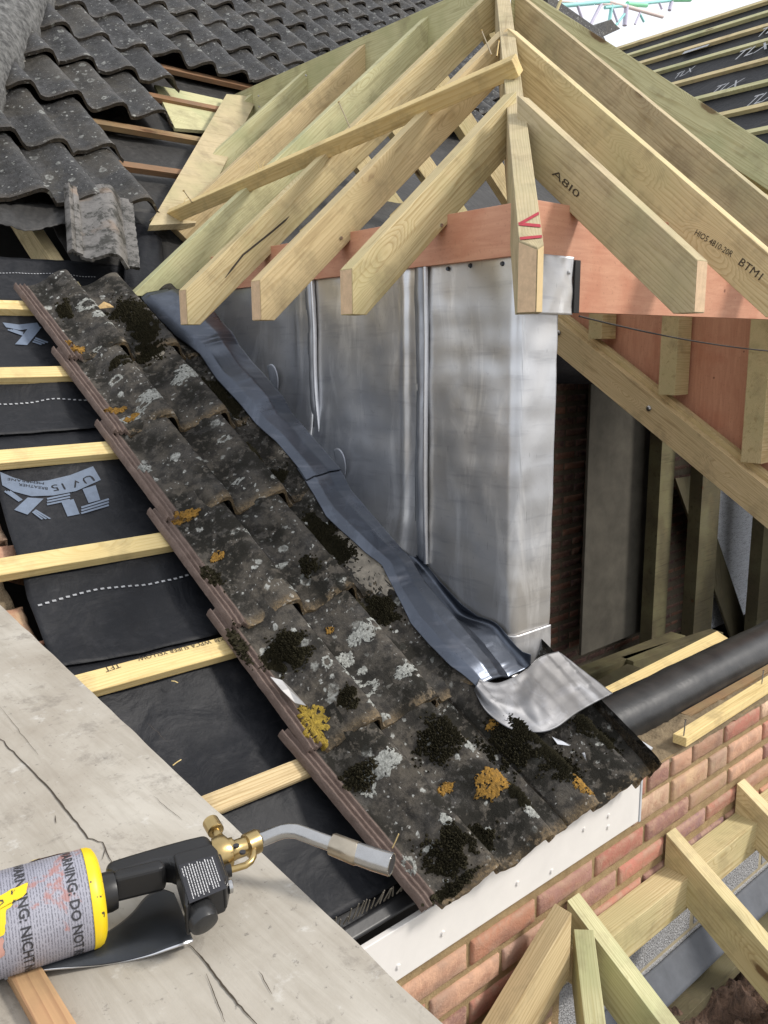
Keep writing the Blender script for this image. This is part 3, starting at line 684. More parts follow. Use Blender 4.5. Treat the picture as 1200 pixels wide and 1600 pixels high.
# gable brick tops at the left edge
gb = empty('gable_brickwork', RP(.45, 1.2, -.1), 'broken salmon pink bricks at the gable end showing beside the membrane', 'wall')
for i, (x0, x1, s0, s1, o) in enumerate([(.30, .585, .86, .955, -.080), (.30, .60, .97, 1.05, -.085), (.33, .47, 1.17, 1.25, -.075), (.30, .565, 1.272, 1.40, -.072), (.34, .43, 1.42, 1.52, -.09), (.435, .56, 1.42, 1.56, -.085), (.48, .555, 1.16, 1.262, -.085)]):
    def bf(u, v, x0=x0, x1=x1, s0=s0, s1=s1, o=o, i=i):
        x = x0 + (x1 - x0) * u; s = s0 + (s1 - s0) * v; e = min(u, 1 - u, v, 1 - v)
        return RP(x + .005 * noise.noise(Vector((s * 30, i, 0))), s, o + .0025 * noise.noise(Vector((x * 50, s * 50, i))) - .012 * (1 - sstep(0, .12, e)))
    bo = grid('brick', 24, 12, bf, M['brick'], gb, -.06); c = PAL[[4, 1, 7, 0, 1, 4, 7][i]]
    ca = bo.data.color_attributes.new('brick', 'FLOAT_COLOR', 'POINT'); ca.data.foreach_set('color', [q for _ in bo.data.vertices for q in (*[min(1, c_ * .95) for c_ in c], 1)])
grid('mortar_bed', 60, 70, lambda u, v: RP(-.05 + .595 * u, .6 + 1.2 * v, -.112 + .012 * noise.fractal(Vector((u * 12, v * 24, 1)), 1, 2, 4)), M['cement'], gb, -.03)

# =================================================================== ROOF TILES OF THE NEAR STRIP
PITCH = .168
def prof(x):
    """tile section: flat verge flange with two ribs, then trough and roll repeated"""
    if x < .040:
        r = .0
        for c, w_, h in ((.005, .0042, .011), (.019, .0035, .008), (.032, .0035, .009)): r += h * math.exp(-((x - c) / w_) ** 2)
        return -.006 + r
    p = ((x - .040) / PITCH) % 1.0
    q = p / 1.36 if p < .68 else .5 + (p - .68) / .64
    return .062 * (.5 - .5 * math.cos(2 * math.pi * q)) ** 1.15 - .004 + (.006 * (1 - p) if x > .1 else 0)
STRIP = []
def roof_tile(x0, s0, L, xa, xb, skew, label, mat, lift=0.020, seed=0, mosses=.5, tip=0, cut=None, flange_on=True, name='roof_tile', group='tiles of the strip beside the lead'):
    """tile body from xa to xb across (measured from the verge x0), head at s0, length L down the slope"""
    XS = [k * .0014 for k in range(29)] if xa < .01 else [xa]
    m_ = max(12, int((xb - XS[-1]) / .0042)); XS += [XS[-1] + (xb - XS[-1]) * (k + 1) / m_ for k in range(m_)]; nu = len(XS) - 1; nv = 74
    def pos(x, v, under=0):
        sk = skew; X = x0 + x + sk * v; ln = L + (.010 * noise.noise(Vector((x * 14, seed, 3))) + .004 * noise.noise(Vector((x * 60, seed, 8)))) * (1 if x > .04 else 0) - (.014 if x < .04 else 0)
        h = prof(x) + lift * v + tip * (x - xa)
        if 0 < v < 1: h += .0018 * noise.noise(Vector((x * 30, v * 12, seed))) + .0009 * noise.noise(Vector((x * 120, v * 45, seed)))
        tl = sstep(.955, 1.0, v); h -= .004 * tl
        s = s0 + ln * v
        if cut: X = min(X, cut(s))
        return RP(X, s, h - under)
    vs = []; fs = []; wear = []; org = RP(x0 + (xa + xb) / 2, s0 + L / 2)
    idx = lambda i, j, l: l * (nu + 1) * (nv + 1) + i * (nv + 1) + j
    for l in (0, 1):
        for i in range(nu + 1):
            x = XS[i]
            for j in range(nv + 1):
                v = j / nv; p = pos(x, v, l * .013); vs.append(p - org)
                tr = 1 - sstep(.004, .016, prof(x)) if x > .04 else 0
                mo = max(0, min(1, (noise.noise(Vector((x * 11 + seed, v * 4.5, seed * 3.1))) * 1.3 + .15 * tr + mosses - .34) * 2.2))
                wear.append((sstep(.93, 1.0, v) + (.5 if l else 0), mo if l == 0 and x > .04 else 0, 1.0 if x < .041 else 0.0, 1.0))
    for i in range(nu):
        for j in range(nv):
            fs.append([idx(i, j, 0), idx(i + 1, j, 0), idx(i + 1, j + 1, 0), idx(i, j + 1, 0)])
            fs.append([idx(i, j, 1), idx(i, j + 1, 1), idx(i + 1, j + 1, 1), idx(i + 1, j, 1)])
    for i in range(nu):
        for j in (0, nv): fs.append([idx(i, j, 0), idx(i + 1, j, 0), idx(i + 1, j, 1), idx(i, j, 1)])
    for j in range(nv):
        for i in (0, nu): fs.append([idx(i, j, 0), idx(i, j + 1, 0), idx(i, j + 1, 1), idx(i, j, 1)])
    o = mk(name, vs, fs, mat, None, True, Matrix.Translation(org))
    ca = o.data.color_attributes.new('wear', 'FLOAT_COLOR', 'POINT'); ca.data.foreach_set('color', [q for wv in wear for q in wv])
    e = o.modifiers.new('split', 'EDGE_SPLIT'); e.split_angle = math.radians(55)
    tag(o, label, 'roof tile', group)
    M2 = [Vector(v) + org for v in vs]; STRIP.append((o, BVHTree.FromPolygons(M2, fs)))
    return o
TLAB = ['topmost tile of the strip, ochre lichen by its verge and a dead leaf on its head', 'second tile down the strip, pale round lichens beside an orange patch',
        'third tile down the strip, dark with small white lichen rings', 'fourth tile down the strip, brown edged, with a few ochre specks by its verge',
        'fifth tile down, carrying the round black moss cushion and the yellow lichen', 'lowest tile of the strip at the eaves, its roll hollow open above the white fascia']
CLAB = ['top cut tile tucked under the dark upper lead, filled with moss', 'cut tile with black moss beside the first lead bump', 'cut tile patched with pale scouring next to the lead joint',
        'cream scoured cut tile, palest in the strip, beside the lead apron', 'narrow bare grey cut tile below the cream scoured one', 'mossy corner tile with two orange lichens under the lead saddle']
SK = [.022, .022, .022, .022, .026, .062]
for k in range(6):
    s0 = -.05 + GA * k + (.012 if k >= 3 else 0); x0 = .900
    if k == 5:
        roof_tile(x0, s0, .462, 0, .415, SK[k], TLAB[k], M['tile'], .022, k + 1, .50)
        roof_tile(x0 + .002, s0 - .002, .458, .419, .86, SK[k], CLAB[k], M['tile'], .020, 40 + k, .72, cut=lambda s: 1.715 - .02 * (2.13 - s) * 3)
    else:
        roof_tile(x0, s0, .431, 0, .374, SK[k], TLAB[k], M['tile'], .022, k + 1, [.62, .45, .42, .42, .35][k])
        roof_tile(x0 + .004, s0 - .004, .431, .379, .505, SK[k], CLAB[k], M['tile'], .019, 30 + k, [.85, .8, .55, .45, .40][k])
def hit(x, s):
    o = RP(x, s, .5); best = None
    for ob, tr in STRIP:
        r = tr.ray_cast(o, -NRM, 1.0)
        if r[0] is not None and (best is None or r[3] < best[2]): best = (ob, r[0], r[3], r[1])
    return best
def lichen(px, py, rx, ry, mat, name='lichen', seed=0, thick=.0022, ragged=.5, off=.02, hole=0.0):
    """crust growing on the tile: ragged patch following the surface"""
    cx, cs = PR(px, py, off); NR, NA = 12, 84; vs = []; fs = []; h0 = hit(cx, cs)
    if h0 is None: return
    for a in range(NA):
        th = 2 * math.pi * a / NA; rr_ = 1 + ragged * (.45 * noise.noise(Vector((math.cos(th) * 1.1, math.sin(th) * 1.1, seed * 7.3))) + .35 * noise.noise(Vector((math.cos(th) * 4, math.sin(th) * 4, seed * 3.1))) + .25 * noise.noise(Vector((math.cos(th) * 9, math.sin(th) * 9, seed * 1.7))))
        for j in range(NR + 1):
            t = (hole + (1 - hole) * j / NR) * rr_; x = cx + rx * t * math.cos(th); s = cs + ry * t * math.sin(th); h = hit(x, s)
            p, nn = (h[1], h[3]) if h else (RP(x, s, off), NRM)
            if nn.dot(NRM) < 0: nn = -nn
            e = (-.001 if j in (0, NR) and hole or j == NR else thick * (.55 + .9 * abs(noise.noise(Vector((x * 170, s * 170, seed))))))
            vs.append(p + nn * e)
    for a in range(NA):
        b = (a + 1) % NA
        for j in range(NR):
            c_ = vs[a * (NR + 1) + j]; 
            if noise.noise(Vector((c_.x * 150, c_.y * 150, seed))) + .35 * noise.noise(Vector((c_.x * 420, c_.y * 420, seed))) < -.62 + .55 * (j / NR): continue
            fs.append([a * (NR + 1) + j, b * (NR + 1) + j, b * (NR + 1) + j + 1, a * (NR + 1) + j + 1])
    org = h0[1]; mk(name, [v - org for v in vs], fs, mat, h0[0], True, Matrix.Translation(org))
def moss(px, py, rx, ry, n_, seed, off=.012, hgt=.010, size=.0045, rot=0.0):
    """cushion of many tiny tufts"""
    cx, cs = PR(px, py, off); rnd = random.Random(seed); h0 = hit(cx, cs)
    if h0 is None: return
    vs = []; fs = []; org = h0[1]; cr_, sr_ = math.cos(rot), math.sin(rot)
    for i in range(n_):
        r = math.sqrt(rnd.random()) * (1 if rnd.random() < .72 else rnd.uniform(1, 1.6)); th = rnd.uniform(0, 2 * math.pi); lim = 1 + .35 * noise.noise(Vector((math.cos(th), math.sin(th), seed * 3.3))) + .25 * noise.noise(Vector((math.cos(th) * 3, math.sin(th) * 3, seed)))
        ux, us = rx * r * lim * math.cos(th), ry * r * lim * math.sin(th); x = cx + ux * cr_ - us * sr_; s = cs + ux * sr_ + us * cr_
        if noise.noise(Vector((x * 45, s * 45, seed))) * 1.3 < -.95 + .85 * r: continue
        h = hit(x, s)
        if not h or (h[1] - h0[1]).length > 3 * (rx + ry): continue
        nn = h[3] if h[3].dot(NRM) > 0 else -h[3]; dome = hgt * max(0, 1 - r * r) * (.75 + .5 * rnd.random())
        c = h[1] + nn * (dome * .6 - .001); z = size * rnd.uniform(.5, 1.25); b = len(vs)
        A = nn.orthogonal().normalized(); A = Matrix.Rotation(rnd.uniform(0, 6.3), 3, nn) @ A; B = nn.cross(A)
        tip = c + nn * z * 1.5 + A * z * rnd.uniform(-.5, .5)
        for q in range(4): vs.append(c + (A * math.cos(q * 1.57) + B * math.sin(q * 1.57)) * z - nn * (dome * .6 + .001) * .6 - org)
        vs.append(tip - org)
        fs += [[b + q, b + (q + 1) % 4, b + 4] for q in range(4)] + [[b + 3, b + 2, b + 1, b]]
    if vs: mk('moss_cushion', vs, fs, M['moss'], h0[0], False, Matrix.Translation(org))
# mosses: (px, py, rx, ry, count, seed)
for a in [(445, 1025, .046, .044, 2600, 1, .02, .020, .0042), (215, 520, .045, .11, 2200, 2), (232, 560, .04, .05, 900, 3), (345, 625, .04, .10, 1700, 4), (100, 490, .018, .045, 600, 6),
          (190, 495, .05, .03, 700, 7), (395, 725, .03, .04, 600, 8), (500, 835, .035, .08, 1500, 9), (530, 865, .03, .05, 800, 10), (595, 958, .035, .045, 1300, 11), (640, 1040, .02, .05, 500, 12),
          (790, 1170, .06, .07, 1900, 14), (865, 1205, .06, .06, 2000, 15), (935, 1170, .05, .05, 1300, 16), (900, 1150, .05, .03, 700, 17), (675, 1170, .05, .05, 900, 18),
          (560, 1215, .035, .03, 400, 20), (690, 1345, .045, .045, 1000, 22), (790, 1262, .03, .04, 600, 23), (535, 1105, .020, .022, 400, 24, .03, .012), 
          (180, 585, .03, .02, 300, 27), (430, 745, .03, .03, 350, 28), (330, 900, .02, .04, 300, 29), (375, 1010, .018, .05, 500, 30), (475, 900, .02, .03, 250, 31), (700, 1395, .05, .012, 300, 33), (750, 1310, .03, .03, 400, 34), (560, 960, .02, .02, 200, 35)]:
    moss(*a)
for a in [(490, 1128, .030, .050, 'yellow_lichen', 1), (475, 1105, .012, .010, 'yellow_lichen', 2), (506, 1158, .010, .014, 'yellow_lichen', 3), (755, 1240, .036, .034, 'ochre', 4), (697, 1232, .020, .014, 'ochre', 5), (895, 1243, .032, .030, 'ochre', 6),
          (516, 984, .009, .009, 'ochre', 7), (122, 545, .022, .018, 'ochre', 8), (182, 640, .035, .014, 'ochre', 9), (290, 805, .035, .016, 'ochre', 10), (205, 655, .02, .012, 'ochre', 11), (765, 1140, .02, .012, 'ochre', 12), (340, 870, .018, .014, 'ochre', 13), (108, 535, .01, .01, 'ochre', 14), (245, 565, .02, .012, 'tile_pale', 15)]:
    lichen(a[0], a[1], a[2], a[3], M[a[4]], 'lichen_patch', a[5], .0045, .75)
rl = random.Random(11)
for i, a in enumerate([(135, 495, .035, .03), (150, 512, .02, .02), (170, 530, .022, .008), (150, 553, .012, .008), (230, 640, .036, .024), (205, 655, .03, .014), (222, 648, .02, .012), (290, 600, .045, .034), (278, 607, .02, .02), (180, 600, .018, .016),
                       (227, 727, .02, .018), (270, 727, .014, .010), (318, 738, .03, .014), (370, 757, .016, .008), (417, 770, .008, .008), (345, 700, .014, .012), (440, 883, .018, .008), (525, 888, .018, .006), (448, 943, .012, .010), (382, 850, .02, .012), (557, 1005, .030, .026), (575, 995, .02, .02),
                       (540, 1030, .024, .022), (545, 1068, .034, .026), (572, 1078, .030, .018), (575, 1120, .020, .018), (622, 1068, .026, .018), (612, 1002, .012, .012), (565, 1050, .012, .010), (600, 1120, .012, .01), (500, 1055, .012, .016), (590, 1205, .040, .024), (650, 1222, .024, .009), (575, 1230, .016, .022), (720, 1185, .014, .016), (812, 1290, .016, .02), (640, 1350, .016, .02), (680, 1300, .010, .014), (628, 1020, .012, .03), (430, 1010, .02, .012), (400, 1060, .01, .02), (605, 1205, .02, .012), (760, 1300, .006, .008), (665, 1330, .012, .006), (680, 1160, .01, .006)]):
    lichen(*a, M['white_lichen'], 'lichen_patch', 50 + i, .0016, .8, .02, .55 if i % 3 == 0 else 0.0)
lichen(575, 895, .05, .10, M['tile_pale'], 'scoured_patch', 91, .0010, .5); lichen(455, 715, .04, .055, M['tile_pale'], 'scoured_patch', 92, .001, .6); lichen(540, 850, .02, .05, M['tile_pale'], 'scoured_patch', 93, .001, .6)
# dead leaf, lead offcuts and straws on the tiles
def scrap(name, pix, mat, label, cat, off=.03, thick=.0012, curl=.004):
    P = [onP(*c, NRM, KN + off) for c in pix]; c = sum(P, Vector()) / len(P); n_ = len(P); vs = [p - c + NRM * (curl * ((i % 2) * 2 - 1) * .5) for i, p in enumerate(P)] + [Vector() + NRM * curl]
    vs += [v - NRM * thick for v in vs[:]]; fs = []
    for i in range(n_):
        j = (i + 1) % n_; fs += [[i, j, n_], [n_ + 1 + j, n_ + 1 + i, 2 * n_ + 1], [i, n_ + 1 + i, n_ + 1 + j, j]]
    return tag(mk(name, vs, fs, mat, None, False, Matrix.Translation(c)), label, cat)
scrap('dead_leaf', [(152, 479), (162, 472), (172, 474), (178, 481), (168, 480), (156, 483)], plain('dry_leaf', (.50, .34, .15), .8, 0, .3, 90), 'dry tan leaf lying on the head of the topmost tile', 'leaf', .035)
scrap('lead_offcut', [(423, 1056), (440, 1064), (456, 1075), (478, 1104), (462, 1097), (440, 1080)], M['lead_pale'], 'pointed silver sliver of lead on the tile above the yellow lichen', 'offcut', .034, .0015, .006)
scrap('lead_sliver', [(863, 1150), (872, 1157), (893, 1163), (890, 1166), (872, 1162)], M['lead_bright'], 'thin curved bright lead shaving on the mossy corner tile', 'offcut', .05)
scrap('lead_sliver', [(910, 1176), (913, 1176), (917, 1188), (914, 1187)], M['lead_bright'], 'tiny straight lead shaving nearest the corner of the mossy tile', 'offcut', .05)
for q, (a, b) in enumerate([((613, 1325), (623, 1303)), ((268, 1064), (278, 1067)), ((270, 1196), (283, 1187))]):
    A, B = onP(*a, NRM, KN + (.02 if q == 0 else -.03)), onP(*b, NRM, KN + (.05 if q == 0 else -.028))
    tag(sweep('straw', [A, (A + B) / 2 + NRM * .002, B], .0012, M['batten'], None, 6), ['green grass stalk leaning on the eaves tile flange', 'tiny wood splinter on the membrane below the stamped batten', 'tiny wood splinter on the membrane beside the plywood edge'][q], 'straw')
# eaves comb and tray
ev = empty('eaves_comb', RP(.8, 2.06, -.04), 'black plastic eaves comb with upright bristly teeth', 'eaves comb')
grid('strip', 20, 4, lambda u, v: RP(.60 + .45 * u, 2.095 + .03 * v, -.038 + .003 * math.sin(9 * u)), M['black_plastic'], ev, .002)
vs = []; fs = []; rc = random.Random(2)
for i in range(24):
    x = .72 + .011 * i; a = RP(x, 2.09, -.036); L = .035 * rc.uniform(.6, 1.2); b = a + NRM * L - DWN * .012 * rc.random() + Vector((rc.uniform(-.008, .008), 0, 0)); sd_ = Vector((.0015, 0, 0)); q = len(vs)
    vs += [a - sd_, a + sd_, b + sd_ * .5, b - sd_ * .5, a - sd_ + DWN * .002, a + sd_ + DWN * .002, b + sd_ * .5 + DWN * .002, b - sd_ * .5 + DWN * .002]
    fs += [[q, q + 1, q + 2, q + 3], [q + 7, q + 6, q + 5, q + 4], [q, q + 3, q + 7, q + 4], [q + 1, q + 5, q + 6, q + 2], [q + 2, q + 6, q + 7, q + 3]]
mk('teeth', vs, fs, plain('dusty_teeth', (.16, .14, .11), .7), ev)
tr = grid('eaves_tray', 40, 10, lambda u, v: RP(.3 + 1.46 * u, 1.86 + .255 * v, -.078 + .010 * sstep(.5, 1, v) + .002 * math.sin(40 * u)), M['black_plastic'], None, .003)
tag(tr, 'black plastic eaves tray sloping to the white fascia', 'eaves tray')

# =================================================================== OLD ROOF ABOVE
old = empty('old_tiled_roof', RQ(2.5, 1.5), 'old dark grey pantiled roof with pale lichen rising behind the new rafters', 'roof')
GQ = .335
RB = [PQ(100, y, .03)[1] for y in (322, 236, 172, 103)]           # measured tile tails
tails = [RB[0]] + [RB[0] + (RB[3] - RB[0]) / 3 * i for i in range(1, 4)]; g2 = .335
while len(tails) < 17: tails.append(tails[-1] + g2)
XLIM = [PQ(200, 300, .03)[0], PQ(182, 240, .03)[0], PQ(240, 188, .03)[0], PQ(272, 118, .03)[0]]
XLO = [.2, .2, .2, .2]
PQT = .198
for r_ in range(len(tails)):
    st = tails[r_]; hd = st + .42; xl = .2; xr = XLIM[r_] if r_ < 4 else 7.2
    n_ = int(round((xr - xl) / PQT)); xr = xl + n_ * PQT; per = 12 if r_ < 8 else 8; nu = n_ * per; nv = 12; vs = []; fs = []; rw = random.Random(r_)
    jit = [rw.uniform(-.022, .022) for _ in range(n_ + 1)]; lf_ = [rw.uniform(-.004, .016) for _ in range(n_ + 1)]
    wear = []
    for i in range(nu + 1):
        t = min(i // per, n_ - 1); p = (i - t * per) / per; x = xl + (t + p) * PQT; q = p / 1.36 if p < .68 else .5 + (p - .68) / .64
        h = .060 * (.5 - .5 * math.cos(2 * math.pi * q)) + .010 * (1 - p)
        for j in range(nv + 1):
            v = j / nv; s = hd + (st - hd) * v + jit[t] * v; vs.append(RQ(x + .012 * v, s, h + (.026 + lf_[t]) * v + .005 * noise.noise(Vector((x * 12, s * 12, 0))) + .004 * noise.noise(Vector((x * 31, s * 31, 2))))); 
            wear.append((sstep(.95, 1, v) * .25, .25 + .5 * max(0, noise.noise(Vector((x * 7, s * 7, 4)))), 0, 1))
    id0 = lambda i, j: i * (nv + 1) + j
    for i in range(nu):
        for j in range(nv): fs.append([id0(i, j), id0(i + 1, j), id0(i + 1, j + 1), id0(i, j + 1)])
    b0 = len(vs)
    for i in range(nu + 1): vs.append(vs[id0(i, nv)] - N2 * .016); wear.append((.3, 0, 0, 1))
    for i in range(nu): fs.append([id0(i, nv), id0(i + 1, nv), b0 + i + 1, b0 + i])
    b1 = len(vs)
    for j in range(nv + 1): vs.append(vs[id0(nu, j)] - N2 * .016); wear.append((.3, 0, 0, 1))
    for j in range(nv): fs.append([id0(nu, j), id0(nu, j + 1), b1 + j + 1, b1 + j])
    org = RQ((xl + xr) / 2, st)
    o = mk('tile_course', [Vector(v) - org for v in vs], fs, M['tile_dark'], old, True, Matrix.Translation(org))
    ca = o.data.color_attributes.new('wear', 'FLOAT_COLOR', 'POINT'); ca.data.foreach_set('color', [q for wv in wear for q in wv])
    e = o.modifiers.new('split', 'EDGE_SPLIT'); e.split_angle = math.radians(60)
# hip tiles at the top left
ha, hb = onP(-45, 92, N2, N2.dot(K2) + .06), onP(100, -130, N2, N2.dot(K2) + .06)
hd_ = (hb - ha).normalized(); hs = hd_.cross(N2).normalized()
hip = empty('hip_tile_run', ha, 'half round hip tiles crusted with pale lichen at the top left corner', 'hip tiles')
def hipf(k):
    def f(u, v):
        a = math.pi * (u * 1.2 - .1); r = .15 + .012 * v; p = ha - hd_ * .62 + hd_ * (.42 * (k + v))
        e = .006 * noise.fractal(Vector((u * 9, (k + v) * 9, 2)), .8, 2, 4)
        return p + hs * ((r + e) * math.cos(a)) + N2 * ((r + e) * math.sin(a) * .85 - .05)
    return f
for k in range(6): 
    o = grid('hip_tile', 40, 26, hipf(k), M['hip'], hip, .015); ca = o.data.color_attributes.new('wear', 'FLOAT_COLOR', 'POINT'); ca.data.foreach_set('color', [q for _ in o.data.vertices for q in (.0, .1, 0, 1)])
def bed(u, v):
    p = ha - hd_ * .62 + hd_ * (2.4 * u); t = v * 2 - 1
    return p + hs * (.165 * t + .02 * noise.noise(Vector((u * 50, v * 3, 1)))) + N2 * (.0 + .045 * (1 - t * t) + .016 * noise.fractal(Vector((u * 50, v * 9, 3)), .8, 2, 4) - .03)
grid('mortar_bedding', 200, 24, bed, plain('old_lichened_mortar', (.24, .23, .21), .95, 0, .6, 40, .8, 120, .2, (.08, .075, .065), .006), hip)

# underfelt, sarking boards and old battens in the stripped wedge
un = grid('old_underfelt', 60, 40, lambda u, v: RQ(.6 + 6.4 * u, .36 + 5.2 * v, -.058 + .010 * noise.noise(Vector((u * 20, v * 20, 5)))), M['old_felt'], None, -.004)
grid('felt_lap', 30, 10, lambda u, v: RQ(1.18 + 1.5 * u, -.03 + .45 * v, -.050 + .006 * noise.noise(Vector((u * 9, v * 9, 5)))), M['old_felt'], un, .003)
tag(un, 'dusty dark grey underfelt exposed in the stripped wedge of the old roof', 'underfelt')
for i, (a, b, lb) in enumerate([((250, 102), (420, 139), 'uppermost old brown batten under the dark tile tails'), ((205, 141), (352, 177), 'old brown batten crossing the pale green board'),
                                ((140, 187), (325, 222), 'old brown batten midway down the stripped wedge'), ((170, 252), (300, 278), 'lowest old brown batten above the loose tile')]):
    A, B = onP(*a, N2, N2.dot(K2) + .0), onP(*b, N2, N2.dot(K2) + .0); d = (B - A); B = A + Vector((d.x, 0, 0)) * 1.02
    A = A - Vector((.4, 0, 0)); z = RQ(0, (A - K2).dot(UP2)); A = Vector((A.x, z.y, z.z)); B = Vector((B.x, z.y, z.z))
    tag(bar('old_batten', A, B, .045, .026, M['old_batten'], N2), lb, 'batten', 'old battens in the stripped wedge')
pb_ = [onP(*c, N2, N2.dot(K2) - .032) for c in ((240, 137), (346, 160), (400, 215), (272, 205))]
vb = grid('sarking_board', 1, 1, lambda u, v: pb_[0].lerp(pb_[3], v).lerp(pb_[1].lerp(pb_[2], v), u), M['pine_green'], None, .016, False)
tag(vb, 'pale green treated board lying under the old battens', 'board')
for (a, b, c, d), lb in (((( 372, 128), (402, 140), (470, 205), (440, 205)), 'dark hollow'),):
    pass
# grey felt flap, hole, rafter stub
def flap(u, v):
    px = -30 + 150 * u; py = lerp_list([(0, 352), (.2, 350), (.45, 361), (.6, 360), (.85, 350), (1, 352)], u); py0 = 318
    p = onP(px, py0 + (py - py0) * v, N2, N2.dot(K2) + .01 + .02 * v); return p + N2 * (.006 * noise.noise(Vector((u * 14, v * 5, 0)))) + Vector((0, 0, -.004 * (1 if v == 1 else 0) * noise.noise(Vector((u * 60, 0, 0)))))
fo = grid('felt_flap', 60, 10, flap, M['old_felt'], None, .002); tag(fo, 'torn grey felt flap hanging from under the old tiles', 'felt')
A, B = onP(62, 352, NRM, KN - .03), onP(105, 412, NRM, KN - .05)
d_ = Vector((0, -math.cos(PH), -math.sin(PH)))
tag(bar('rafter_stub', RP(A.x, -.75, -.055), RP(A.x, -.12, -.055), .047, .10, M['pine'], NRM), 'pale rafter stub showing in the dark hole under the torn felt', 'rafter')
bx_ = boxw('loft_debris', (.55, 3.0, .05), (1.15, 3.6, .12), M['cement'], None, .01); tag(bx_, 'dim brown rubble inside the dark hole of the loft', 'debris')
dk = boxw('loft_dark_backing', (-1.0, 3.65, -.9), (2.0, 3.7, .35), M['dark'], None, 0); tag(dk, 'added black backing that darkens the loft hole', 'board')  # added so the hole looks dark instead of showing sky
tag(grid('loft_dark_sheet', 2, 2, lambda u, v: RP(-.6 + 2.15 * u, -1.4 + 2.6 * v, -.26), M['dark'], None, .02, False), 'added black sheet darkening the void under the membrane and the torn felt', 'board')  # added dark sheet in place of the loft's own shade
# loose tile
def loose(u, v):
    c = [(103, 298), (206, 318), (217, 424), (110, 402)]
    P = [onP(*c[0], N2, N2.dot(K2) + .05), onP(*c[1], N2, N2.dot(K2) + .05), onP(*c[2], NRM, KN + .035), onP(*c[3], NRM, KN + .035)]
    p = P[0].lerp(P[1], u).lerp(P[3].lerp(P[2], u), v); W = .26; x = u * W
    if x < .035: h = .006 + sum(hh * math.exp(-((x - cc) / ww) ** 2) for cc, ww, hh in ((.006, .005, .016), (.019, .004, .008), (.030, .004, .010)))
    elif x < .215:
        q = (x - .035) / .18; h = .045 * (.5 - .5 * math.cos(2 * math.pi * (q / 1.3 if q < .65 else .5 + (q - .65) / .7)))
    else: h = .004
    return p + NRM * (h + .001 * noise.noise(Vector((u * 30, v * 30, 0)))) + DWN * (.02 * (sstep(.15, .3, u) - sstep(.75, .85, u) * .9) * v + .006 * noise.noise(Vector((u * 20, 0, 1))) * (v > .9))
lt = grid('loose_tile', 90, 60, loose, None, None, .012)
def loose_mat():
    m, t, p = mat_new('washed_loose_tile'); n = N(t); v = n.coord(); a = n.noise(v, 13, 6, .7, .4)[0]; b = n.noise(v, 60, 5, .75)[0]; g_ = n.noise(v, 5, 3)[0]
    c = n.mix(n.ramp(a, (.35, 0), (.6, 1)), (.045, .043, .037), (.165, .155, .145)); c = n.mix(n.math('MULTIPLY', n.ramp(n.math('ADD', n.math('MULTIPLY', b, .5), n.math('MULTIPLY', a, .6)), (.50, 1), (.54, 0)), .95), c, (.022, .02, .014))
    c = n.mix(n.math('MULTIPLY', n.ramp(g_, (.60, 0), (.66, 1)), .35), c, (.30, .19, .11)); n.L(c, p.inputs['Base Color']); p.inputs['Roughness'].default_value = .55; n.bump(b, p, .6, .003); return m
lt.data.materials.append(loose_mat()); e = lt.modifiers.new('split', 'EDGE_SPLIT'); e.split_angle = math.radians(55)
tag(lt, 'single loose S shaped tile propped at the top of the membrane, washed pale in patches', 'roof tile')
# membrane tongue between loose tile and rafters
def tongue(u, v):
    c = [(196, 345), (252, 372), (262, 470), (192, 470)]; P = [onP(*q, NRM, KN + o) for q, o in zip(c, (-.02, .0, -.02, -.02))]
    p = P[0].lerp(P[1], u).lerp(P[3].lerp(P[2], u), v); return p + NRM * (.018 * math.sin(3 * u) * (1 - v) + .008 * noise.noise(Vector((u * 4, v * 4, 1)))) + Vector((0, 0, -.02 * (1 - v) * (u - .5) ** 2))
tg = grid('membrane_tongue', 24, 24, tongue, M['felt'], None, .0015); tag(tg, 'loose curled tongue of black membrane right of the loose tile', 'membrane')

# =================================================================== DORMER ROOF TIMBERS
T = .85; FX, FZ, FY = 1.25, .187, .97; RX = 2.65; APY = 2.35
HF = Vector((1.319, 1.08, .187)); AP = Vector((RX, APY, 1.372)); HK = (AP.x - HF.x) / (AP.y - HF.y)
VD = .140
def zl(x): return FZ + (x - FX) * T
def zf(y): return FZ + (y - FY) * .862
DL = Vector((1, 0, T)).normalized(); DF = Vector((0, 1, .862)).normalized()
def left_rafter(y, mat, label, xf=FX, xu=None, foot=True, vd=VD, plumb=.104):
    xu = xu if xu is not None else (RX - .012 if y > APY else HF.x + (y - HF.y) * HK - .02)
    z0 = zl(xf)
    if foot: pts = [(xf, y, z0), (xf, y, z0 - plumb), (xf + (vd - plumb) / T, y, z0 - plumb), (xu, y, zl(xu) - vd), (xu, y, zl(xu))]
    else: pts = [(xf, y, z0), (xf + vd * .6, y, z0 + vd * .6 * T - vd), (xu, y, zl(xu) - vd), (xu, y, zl(xu))]
    o = prism('jack_rafter', pts, (0, 1, 0), .046, DL, mat, None, .002)
    if foot: quad('sawn_end', [Vector((xf - .0006, y - .0215, z0 - plumb + .002)), Vector((xf - .0006, y + .0215, z0 - plumb + .002)), Vector((xf - .0006, y + .0215, z0 - .002)), Vector((xf - .0006, y - .0215, z0 - .002))], M['endgrain'], o)
    return tag(o, label, 'rafter', 'left slope rafters of the new hipped roof')
left_rafter(1.573, M['pine'], 'left slope rafter nearest the lead corner, its foot just above the second lead roll')
left_rafter(1.963, M['pine_warm'], 'left slope rafter with a pale orange sawn foot over the first lead roll')
left_rafter(2.373, M['pine'], 'left slope rafter with a long dark drying split and a knot near its foot')
left_rafter(2.76, M['pine_green'], 'left slope rafter with the lowest level cut foot, nearest the topmost roof tile', 1.262, None, True, VD, .008)
